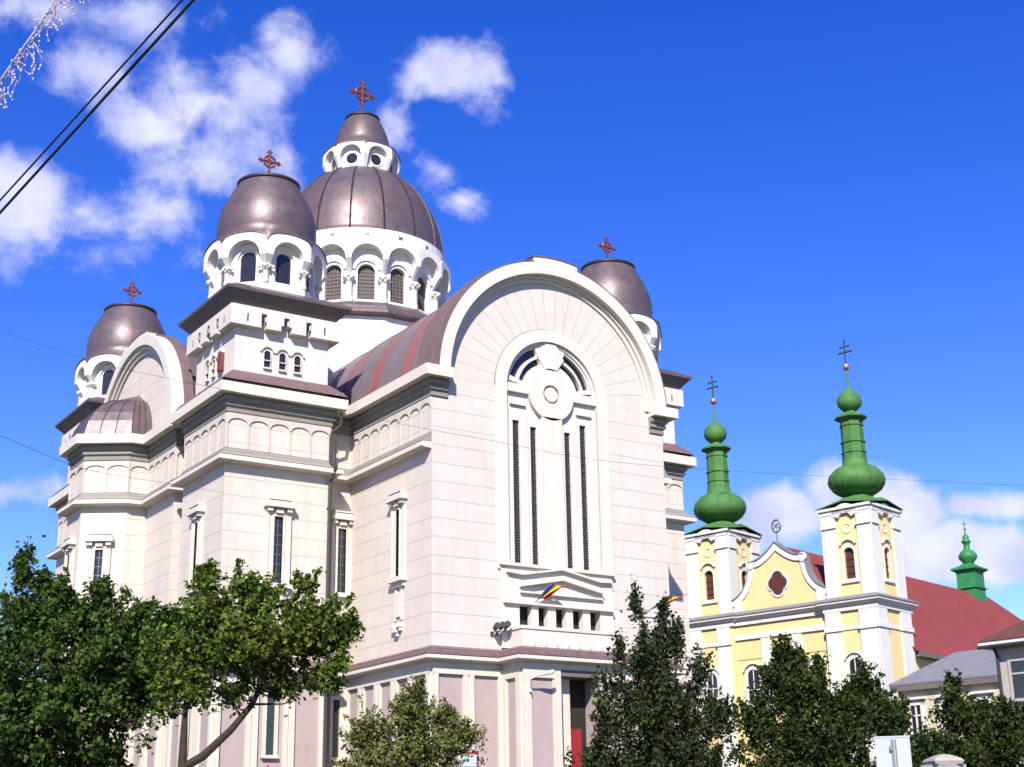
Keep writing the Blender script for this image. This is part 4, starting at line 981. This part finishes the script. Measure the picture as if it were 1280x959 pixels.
def ch_window(x, z0, z1, r, y=0.0, rnd=True):
    mb = MB(); mb.frame((x, y, 0), (1, 0, 0), (0, -1, 0)); w = r+.3
    mb.arc(0, z1, r, r+.25, 0, .1, 0, pi, 12); mb.box(-r-.25, -r, 0, .1, z0, z1); mb.box(r, r+.25, 0, .1, z0, z1); mb.box(-w-.05, w+.05, 0, .18, z0-.25, z0); mb.arc(0, z1+.1, r+.3, r+.42, 0, .2, R(20), R(160), 10)
    f = mb.build('window_frame', m_ywhite, ch)
    g2 = MB(); g2.frame((x, y, 0), (1, 0, 0), (0, -1, 0)); g2.arcpane(0, r, z0, z1, .015); g2.build('window_glass', m_glass, f)
    g3 = MB(); g3.frame((x, y, 0), (1, 0, 0), (0, -1, 0)); g3.box(-.03, .03, .02, .06, z0, z1+r-.02); g3.box(-r, r, .02, .055, (z0+z1)/2-.03, (z0+z1)/2+.03); g3.build('window_bar', m_ywhite, f)
ch_window(-14.45, 12.3, 13.6, .45); ch_window(-2.2, 12.3, 13.6, .45); ch_window(-10.9, 11.6, 13.6, .5, .25); ch_window(-5.4, 11.6, 13.6, .5, .25); ch_window(-8.25, 11.6, 14.0, .6, .25)
for x in (-14.45, -2.2): ch_window(x, 6.0, 7.6, .5)

# ================================================================= low annex building and house
lo = empty('low_building', (32.4, 4.4, 0), R(-78.5)); ORG[lo.name] = Vector((0, 0, 0))
tag(lo, 'low cream building with grey sheet metal roof and white framed windows beside the church', 'building')
mb = MB(); mb.box(.35, 17, .35, 8, 0, 10.0); mb.build('wall', m_lowwall, lo)
mb = MB(); mb.add([(0, 0, 10.05), (17.4, 0, 10.05), (17.4, 5, 12.1), (1.6, 5, 12.1), (0, 0, 10.15), (17.4, 0, 10.15), (17.4, 5, 12.2), (1.6, 5, 12.2), (0, 10, 10.05), (17.4, 10, 10.05)], [(4, 5, 6, 7), (0, 1, 5, 4), (0, 4, 7, 3), (8, 9, 6, 7), (4, 7, 8), (0, 8, 9, 1)]); mb.build('roof', m_greyroof, lo)
mb = MB(); mb.box(.02, 17.3, .02, .35, 9.72, 10.04); mb.build('eaves', m_soffit, lo)
for x in (1.4, 3.45, 5.5, 7.6, 9.7):
    mb = MB(); mb.box(x-.55, x-.32, .22, .35, 6.9, 9.2); mb.box(x+.32, x+.55, .22, .35, 6.9, 9.2); mb.box(x-.55, x+.55, .22, .35, 8.9, 9.2); mb.box(x-.68, x+.68, .05, .35, 9.21, 9.32); mb.box(x-.6, x+.6, .1, .35, 6.75, 6.9); mb.box(x-.04, x+.04, .26, .34, 6.9, 8.9); mb.box(x-.32, x+.32, .26, .34, 8.3, 8.38)
    f = mb.build('window_frame', m_ywhite, lo); g2 = MB(); g2.add([(x-.32, .33, 6.9), (x+.32, .33, 6.9), (x+.32, .33, 8.9), (x-.32, .33, 8.9)], [(0, 1, 2, 3)]); g2.build('window_glass', m_glass, f)
ho = empty('house', (20.62, -12.56, 0), R(-80)); ORG[ho.name] = Vector((0, 0, 0))
tag(ho, 'pale grey house with dark red roof and a black downpipe at the right edge', 'house')
mb = MB(); mb.box(0, 14, 0, 9, 0, 9.5); mb.build('wall', m_hwall, ho)
mb = MB(); mb.box(-.5, 14.4, -.45, 0, 9.5, 9.75); mb.box(-.5, 0, 0, 9, 9.5, 9.75); mb.build('eaves', m_ywhite, ho)
mb = MB(); mb.add([(-.55, -.5, 9.76), (14.5, -.5, 9.76), (14.5, 9.5, 9.76), (-.55, 9.5, 9.76), (4.2, 4.5, 12.7), (10, 4.5, 12.7)], [(0, 1, 5, 4), (1, 2, 5), (2, 3, 4, 5), (3, 0, 4), (0, 3, 2, 1)]); mb.build('roof', m_hroof, ho)
mb = MB(); mb.tube([(.15, -.42, 9.6), (.15, -.1, 9.1), (.15, -.08, .2)], .07, 8); mb.tube([(-.5, -.5, 9.52), (14.4, -.5, 9.52)], .08, 8); mb.build('downpipe', m_cable, ho)
for x in (1.35, 4.4, 7.6, 10.8):
    mb = MB(); mb.box(x-.8, x-.68, -.06, .02, 7.3, 8.85); mb.box(x+.68, x+.8, -.06, .02, 7.3, 8.85); mb.box(x-.8, x+.8, -.06, .02, 8.85, 8.98); mb.box(x-.85, x+.85, -.14, .02, 7.18, 7.3); mb.box(x-.68, x+.68, -.05, -.01, 8.3, 8.38); f = mb.build('window_frame', m_hwall, ho)
    g2 = MB(); g2.add([(x-.68, -.012, 7.3), (x+.68, -.012, 7.3), (x+.68, -.012, 8.85), (x-.68, -.012, 8.85)], [(0, 1, 2, 3)]); g2.build('window_glass', m_glass, f)

# ================================================================= trees
LAT = Vector((math.cos(yaw), -math.sin(yaw), 0)); DEP = Vector((math.sin(yaw), math.cos(yaw), 0))
def leaves_mesh(name, cen, size, mat_, parent, stretch=1.6, droop=.0, updir=.35):
    n = len(cen); nrm = rng.normal(size=(n, 3)); nrm[:, 2] += updir*2; nrm /= np.linalg.norm(nrm, axis=1)[:, None]
    t = rng.normal(size=(n, 3)); t[:, 2] -= droop; t -= nrm*np.sum(t*nrm, axis=1)[:, None]; t /= np.linalg.norm(t, axis=1)[:, None]
    b = np.cross(nrm, t); s = size*rng.uniform(.45, 1.5, size=(n, 1))
    fold = nrm*s*.18
    v = np.stack([cen-t*s*stretch*.5, cen+b*s*.5-t*s*.05+fold, cen+t*s*stretch*.5, cen-b*s*.5-t*s*.05+fold], 1).reshape(-1, 3)
    me = bpy.data.meshes.new(name); me.vertices.add(4*n); me.vertices.foreach_set('co', v.astype(np.float32).ravel())
    me.loops.add(4*n); me.loops.foreach_set('vertex_index', np.arange(4*n, dtype=np.int32)); me.polygons.add(n)
    me.polygons.foreach_set('loop_start', np.arange(0, 4*n, 4, dtype=np.int32)); me.polygons.foreach_set('loop_total', np.full(n, 4, dtype=np.int32))
    me.materials.append(mat_); me.update(calc_edges=True)
    o = bpy.data.objects.new(name, me); COL.objects.link(o); o.parent = parent; return o
def tree(name, label, cat_, base, lobes, trunk, mat_, nclump, per, size, spread=.2, r0=.14, shell=.45, stretch=1.5, group=None, bare=0.0, tw=.45, up_=.35):
    """lobes: (lateral, depth, z, r_lat, r_z, weight) metres from the base; trunk: list of polylines [(lat,dep,z,r)..]"""
    rt_ = empty(name, base); tag(rt_, label, cat_, group)
    w = np.array([l[5] for l in lobes], float); w /= w.sum(); cl = []
    for i in rng.choice(len(lobes), nclump, p=w):
        l = lobes[i]; d = rng.normal(size=3); d /= np.linalg.norm(d); q = (shell+(1-shell)*rng.random()) if rng.random() < .8 else rng.random()
        q *= 1+.13*rng.normal()
        cl.append((l[0]+d[0]*q*l[3], l[1]+d[1]*q*l[3], l[2]+d[2]*q*l[4]))
    cl = np.array(cl)
    W3 = lambda p: Vector(LAT)*p[0]+Vector(DEP)*p[1]+Vector((0, 0, p[2]))
    mb = MB(); nodes = []
    for pl in trunk:
        pts = [W3(p) for p in pl]; mb.tube(pts, [p[3] for p in pl], 8)
        for i in range(len(pl)-1):
            for f in (0, .25, .5, .75, 1): nodes.append((pts[i].lerp(pts[i+1], f), pl[i][3]*(1-f)+pl[i+1][3]*f))
    allc = []
    NP = np.array([tuple(n_[0]) for n_ in nodes]); ctr = np.array([np.average([l[0] for l in lobes], weights=w), np.average([l[1] for l in lobes], weights=w), min(l[2]-l[4] for l in lobes)+.6])
    for c in cl:
        out = c-ctr; out /= max(.01, np.linalg.norm(out)); dr_ = out*.6+np.array([0, 0, up_])+rng.normal(size=3)*.45; dr_ /= np.linalg.norm(dr_)
        ln = tw*rng.uniform(.5, 1.5); p = W3(c-dr_*ln*.5); e = W3(c+dr_*ln*.5); pn = np.array(tuple(p)); en = np.array(tuple(e))
        dd = np.linalg.norm(NP-pn, axis=1)+np.maximum(0, NP[:, 2]-pn[2])*1.5
        k = int(np.argmin(dd)); q = nodes[k][0]
        mid = q.lerp(p, .55)+Vector(tuple(rng.normal(size=3)*.06))+Vector((0, 0, .05*(p-q).length)); rr = min(.028, nodes[k][1]*.6)
        mb.tube([q, mid, p, e], [rr, rr*.55, .007, .003], 4, False)
        if rng.random() < .35: nodes.append((mid, rr)); NP = np.vstack([NP, tuple(mid)])
        m = max(5, int(per*ln/tw*rng.uniform(.6, 1.3))); t_ = rng.random(m)**.8
        pp = pn+(en-pn)*t_[:, None]+rng.normal(size=(m, 3))*spread*(1.15-.75*t_)[:, None]
        allc.append(pp)
    mb.build('trunk', m_bark, rt_, local=True)
    leaves_mesh('crown', np.vstack(allc), size, mat_, rt_, stretch)
    return rt_
# big maple at the left edge
tree('maple_tree', 'big dark green maple cut by the left edge in front of the apse', 'tree', (-22.5, -25.0, 0),
  [(-.2, 0, 4.5, 1.9, 1.3, 3.4), (-.9, .2, 5.9, .95, .8, 1.6), (-1.1, 0, 6.95, .22, .5, .22), (-.75, 0, 6.7, .2, .35, .12), (1.1, 0, 5.4, 1.0, .8, 1.4), (.1, .3, 6.0, .8, .5, .8), (-1.6, 0, 4.2, 1.3, 1.4, 1.5), (-.35, -.1, 6.45, .3, .35, .2), (1.6, .1, 4.9, .7, .7, .6), (1.35, 0, 6.0, .55, .35, .3), (2.0, 0, 5.6, .45, .5, .4), (.5, 0, 6.45, .45, .25, .16), (-1.3, 0, 3.2, 1.3, .7, 1.0), (.4, 0, 3.3, .9, .5, .5)],
  [[(0, 0, 0, .17), (.02, 0, 2.2, .13), (.05, 0, 3.6, .10), (.1, .1, 5.2, .05)], [(.02, 0, 2.3, .10), (-.7, .2, 3.8, .07), (-1.1, .1, 5.8, .03)], [(.03, 0, 2.6, .09), (.8, -.1, 4.0, .06), (1.3, 0, 5.4, .03)]],
  m_leafA, 1000, 58, .070, .105, tw=.45)
# forked maple
tree('maple_tree', 'bright green forked maple with a limb bending to the right in front of the tower', 'tree', (-21.83, -29.37, 0),
  [(1.3, 0, 5.05, 1.1, .6, 2.6), (.35, 0, 5.6, .5, .5, 1.0), (.28, 0, 6.2, .22, .34, .36), (1.15, .1, 6.0, .5, .42, .8), (2.1, 0, 5.35, .62, .6, 1.3), (2.75, 0, 5.35, .3, .35, .35), (-.4, .2, 5.0, .5, .5, .5), (.15, 0, 4.35, .5, .35, .55), (1.7, 0, 4.35, .4, .25, .3), (2.3, 0, 4.5, .4, .3, .5), (1.95, .1, 6.1, .22, .2, .16), (2.65, 0, 4.75, .25, .3, .2), (.9, 0, 4.3, .3, .25, .2), (-.35, 0, 4.5, .35, .4, .3), (.4, 0, 4.9, .5, .4, .5)],
  [[(0, 0, 0, .12), (0, 0, 3.0, .085), (.0, 0, 3.9, .055), (.1, 0, 5.2, .035)], [(0, 0, 3.0, .075), (.35, 0, 3.2, .072), (.8, 0, 3.62, .06), (1.15, 0, 4.05, .05), (1.5, .05, 4.9, .035), (1.9, 0, 5.4, .02)]],
  m_leafB, 500, 46, .065, .085, shell=.3, tw=.34)
# young yellowing birch
tree('birch_tree', 'young yellowish birch with wispy twigs before the pink ground storey', 'tree', (-13.5, -22.3, 0),
  [(.1, 0, 3.7, 1.5, 1.1, 3), (0, 0, 4.75, .5, .5, 1.0), (.2, 0, 5.3, .2, .3, .22), (-1.0, 0, 4.3, .6, .6, .9), (1.25, 0, 4.2, .6, .4, .7), (-1.2, 0, 3.3, .6, .6, .7), (.85, 0, 4.7, .4, .35, .35)],
  [[(0, 0, 0, .10), (0, 0, 2.5, .07), (.05, 0, 4.4, .03), (.1, 0, 5.3, .012)], [(0, 0, 2.3, .05), (.9, 0, 3.6, .03), (1.7, 0, 4.5, .01)], [(0, 0, 2.2, .05), (-.9, 0, 3.6, .03), (-1.4, 0, 4.5, .01)]],
  m_leafC, 640, 40, .055, .075, shell=.2, tw=.5, up_=.1)
# tall narrow hornbeam
tree('hornbeam_tree', 'tall narrow dark green tree with spiky top shoots right of the porch', 'tree', (-9.7, -27.2, 0),
  [(.05, 0, 3.3, 1.75, 1.5, 4.5), (.05, 0, 4.7, 1.25, 1.0, 2.4), (-.05, 0, 5.8, .62, .75, 1.0), (-.42, 0, 6.9, .1, .55, .14), (.2, .1, 6.75, .12, .5, .14), (.45, 0, 6.2, .2, .5, .2), (-.85, 0, 5.9, .15, .45, .13), (.95, 0, 5.5, .3, .4, .2), (-1.15, 0, 5.0, .25, .4, .16), (1.35, 0, 4.4, .5, .5, .4), (-1.3, 0, 4.3, .3, .4, .2), (-1.35, 0, 3.5, .4, .5, .4)],
  [[(0, 0, 0, .12), (0, 0, 2.5, .09), (-.05, 0, 5.0, .045), (-.4, 0, 7.3, .01)], [(0, 0, 4.2, .04), (.2, 0, 7.1, .01)]],
  m_leafD, 900, 46, .062, .085, shell=.25, tw=.55, up_=.6)
# broad dark tree before the yellow church
tree('plum_tree', 'broad dark bushy tree in front of the yellow church', 'tree', (-2.9, -25.2, 0),
  [(0, 0, 3.8, 2.0, 1.6, 4.5), (-.35, 0, 5.4, .85, .75, 1.5), (-.65, 0, 6.3, .25, .45, .28), (-.25, 0, 6.2, .2, .4, .16), (1.3, 0, 5.3, .65, .45, .8), (1.5, 0, 5.95, .14, .25, .08), (2.0, 0, 4.7, .6, .5, .6), (-1.5, 0, 4.7, .5, .7, .6), (-1.1, 0, 5.8, .2, .35, .14), (.25, 0, 5.9, .2, .35, .12), (.75, 0, 4.9, .5, .5, .5)],
  [[(0, 0, 0, .15), (0, 0, 2.4, .1), (-.2, 0, 4.5, .06), (-.6, 0, 6.4, .015)], [(0, 0, 2.4, .08), (1.0, 0, 4.2, .05), (1.6, 0, 5.8, .01)]],
  m_leafE, 1050, 56, .070, .10, shell=.25, tw=.55, up_=.7)
tree('plum_tree', 'dark spreading tree at the right edge in front of the house', 'tree', (-5.6, -32.7, 0),
  [(.2, 0, 3.0, 1.6, 1.0, 4), (-.3, 0, 4.15, .5, .4, .6), (.5, 0, 4.05, .6, .4, .7), (-1.1, 0, 3.5, .4, .4, .4), (1.3, 0, 3.9, .6, .45, .7), (-.35, 0, 4.65, .16, .2, .1), (-1.6, 0, 2.9, .5, .7, .6)],
  [[(0, 0, 0, .11), (0, 0, 2.0, .08), (-.1, 0, 3.6, .04), (-.4, 0, 4.6, .01)], [(0, 0, 2.0, .05), (1.1, 0, 3.8, .02)]],
  m_leafE, 680, 50, .060, .085, shell=.25, tw=.5, up_=.4)
# low bushes near the wall
for i, (p, lab, mt) in enumerate((((-14.6, -16.8, 0), 'low grey green bush with bare twigs left of the birch', m_leafC), ((-2.9, -15.2, 0), 'small bush with orange blossoms below the red door', m_blossom))):
    tree('bush', lab, 'bush', p, [(0, 0, 2.2, 1.0, 1.5, 2), (.5, 0, 2.8, .5, .8, 1)] if i else [(0, 0, 2.0, 1.5, 1.7, 2), (.8, 0, 2.6, .5, 1.3, 1)], [[(0, 0, 0, .05), (0, 0, 3.2, .01)], [(0, 0, .3, .04), (.5, 0, 3.0, .01)], [(0, 0, .3, .04), (-.6, 0, 3.0, .01)]], mt, 60, 22, .08, .2, group=None)

# ================================================================= cables, garland, signs
def span(name, label, a, b, r, sag=0.0, ext=2.0, cat_='cable', group=None, sp=None):
    a = Vector(a); b = Vector(b); d = b-a; p0 = a-d*ext; p1 = b+d*ext; pts = []
    for i in range(41):
        f = i/40; p = p0.lerp(p1, f); p.z -= sag*(4*f*(1-f)); pts.append(p)
    mb = MB(); mb.smooth = True; mb.tube(pts, r, 6)
    o = mb.build(name, m_cable); tag(o, label, cat_, group); return o
span('overhead_cable', 'upper and thinner of the two dark cables crossing the top left corner', (-29.09, -44.9, 5.58), (-28.72, -47.08, 5.99), .0062)
c2 = span('overhead_cable', 'lower and thicker of the two dark cables crossing the top left corner', (-29.08, -44.9, 5.50), (-28.67, -47.09, 5.99), .009)
def wire(name, label, pts, r):
    P = [Vector(p) for p in pts]; d0 = (P[0]-P[1]).normalized()*8; d1 = (P[-1]-P[-2]).normalized()*8
    P = [P[0]+d0]+P+[P[-1]+d1]; out = []
    for i in range(1, len(P)-2):
        p0, p1, p2, p3 = P[i-1], P[i], P[i+1], P[i+2]
        for k in range(10):
            t = k/10; out.append(.5*((2*p1)+(-p0+p2)*t+(2*p0-5*p1+4*p2-p3)*t*t+(-p0+3*p1-3*p2+p3)*t**3))
    out = [P[0]]+out+[P[-2], P[-1]]
    mb = MB(); mb.smooth = True; mb.tube(out, r, 5); tag(mb.build(name, m_cable), label, 'wire')
wire('overhead_wire', 'long thin wire from the left edge across the arched front to the green spires', [(-24.39, -24.43, 11.95), (-22.66, -24.88, 11.51), (-20.93, -25.44, 11.19), (-14.05, -26.55, 10.59), (-8.75, -26.67, 10.58), (5.05, -26.75, 11.74)], .0042)
wire('overhead_wire', 'lower thin wire from the left edge towards the apse', [(-25.33, -29.35, 8.38), (-22.0, -23.2, 9.6), (-17.53, -16.03, 11.37)], .005)
# garland of icicle lights
gl_ = empty('light_garland', (-29.3, -45.9, 5.9)); tag(gl_, 'pinkish string of hanging icicle lights in the top left corner', 'string lights')
G0 = Vector((-29.36, -45.87, 5.9)); G1 = Vector((-29.10, -45.93, 6.49)); dg_ = G1-G0
mw = MB(); mbu = MB(); rest = MB(); O_ = Vector((-29.3, -45.9, 5.9)); nb = 0
mw.tube([tuple(G0+dg_*f-O_) for f in (-1.0, 0, .5, 1, 2)], .005, 5)
mw.tube([tuple(G0+dg_*f-O_+Vector((.012*math.sin(f*21), .01*math.cos(f*17), -.02+.012*math.sin(f*33)))) for f in np.linspace(-1, 2, 70)], .003, 4)
for i in range(90):
    f = -.95+i*.033+random.uniform(-.02, .02); p = G0+dg_*f-O_+Vector((random.uniform(-.03, .03), random.uniform(-.03, .03), random.uniform(-.04, .01))); ln = random.uniform(.05, .22); pts = [p]
    for k in range(5):
        p = p+Vector((random.uniform(-.02, .028), random.uniform(-.02, .02), -ln/5)); pts.append(p.copy())
        if random.random() < .75:
            if -.1 < f < 1.1 and nb < 98 and k % 2: nb += 1; mbu.nxt(); mbu.sphere(tuple(p), .0062, 3, .009)
            else: rest.sphere(tuple(p), .0055, 3, .008)
    mw.tube(pts, .0024, 4)
mw.build('garland_wire', m_string, gl_, local=True); mbu.each('light_bulb', m_bulb, gl_, local=True)
tag(rest.build('light_bulbs', m_bulb, gl_, local=True), None, None, kind='stuff')
# back of a road sign
sg = empty('road_sign', (-20.68, -44.23, 0)); tag(sg, 'blank grey back of a rectangular road sign at the bottom right', 'sign')
sa = Vector((.21, -.23, 0)).normalized(); sn = Vector((sa.y, -sa.x, 0))
mb = MB().frame((0, 0, 0), sa, sn); mb.box(-.155, .155, -.01, .01, 2.0, 2.525); mb.box(-.16, .16, -.014, .014, 2.515, 2.53); mb.build('sign_plate', m_sign, sg, local=True)
mb = MB().frame((0, 0, 0), sa, sn); mb.box(-.012, .012, .01, .03, 2.0, 2.5); mb.box(.022, .034, .01, .026, 2.0, 2.5); mb.box(-.03, .0, .012, .04, 2.40, 2.44); mb.build('sign_bracket', m_metal, sg, local=True)
mb = MB(); mb.tube([(0, 0, 0), (0, 0, 2.05)], .03, 8); mb.build('sign_post', m_metal, sg, local=True)
# gate pillar with a stone cap
gp = empty('gate_pillar', (-15.86, -40.63, 0)); tag(gp, 'stone capped pillar top beside the road sign', 'pillar')
mb = MB(); mb.box(-.2, .2, -.2, .2, 0, 2.55); mb.build('pillar_shaft', m_kerb, gp, local=True)
mb = MB(); mb.lathe([(.26, 2.55), (.28, 2.59), (.25, 2.62), (.10, 2.67), (.02, 2.68)], 0, 0, 4, R(20)); mb.build('pillar_cap', m_hwall, gp, local=True)
# red framed board behind the birch
bd = empty('notice_board', (-9.95, -18.9, 0)); tag(bd, 'red framed green and white board standing behind the birch', 'board')
mb = MB().frame((0, 0, 0), LAT, -DEP); mb.box(-.45, -.41, -.03, .03, 0, 4.0); mb.box(.41, .45, -.03, .03, 0, 4.15); mb.box(-.45, .45, -.03, .03, 4.09, 4.15); mb.box(-.45, .45, -.03, .03, 3.0, 3.06); mb.build('board_frame', m_red, bd, local=True)
mb = MB().frame((0, 0, 0), LAT, -DEP); mb.box(-.41, .41, -.01, .01, 3.06, 3.75); mb.build('board_panel', m_board, bd, local=True)
mb = MB().frame((0, 0, 0), LAT, -DEP); mb.box(-.1, .41, -.01, .01, 3.76, 4.08); mb.build('board_header', m_sign, bd, local=True)
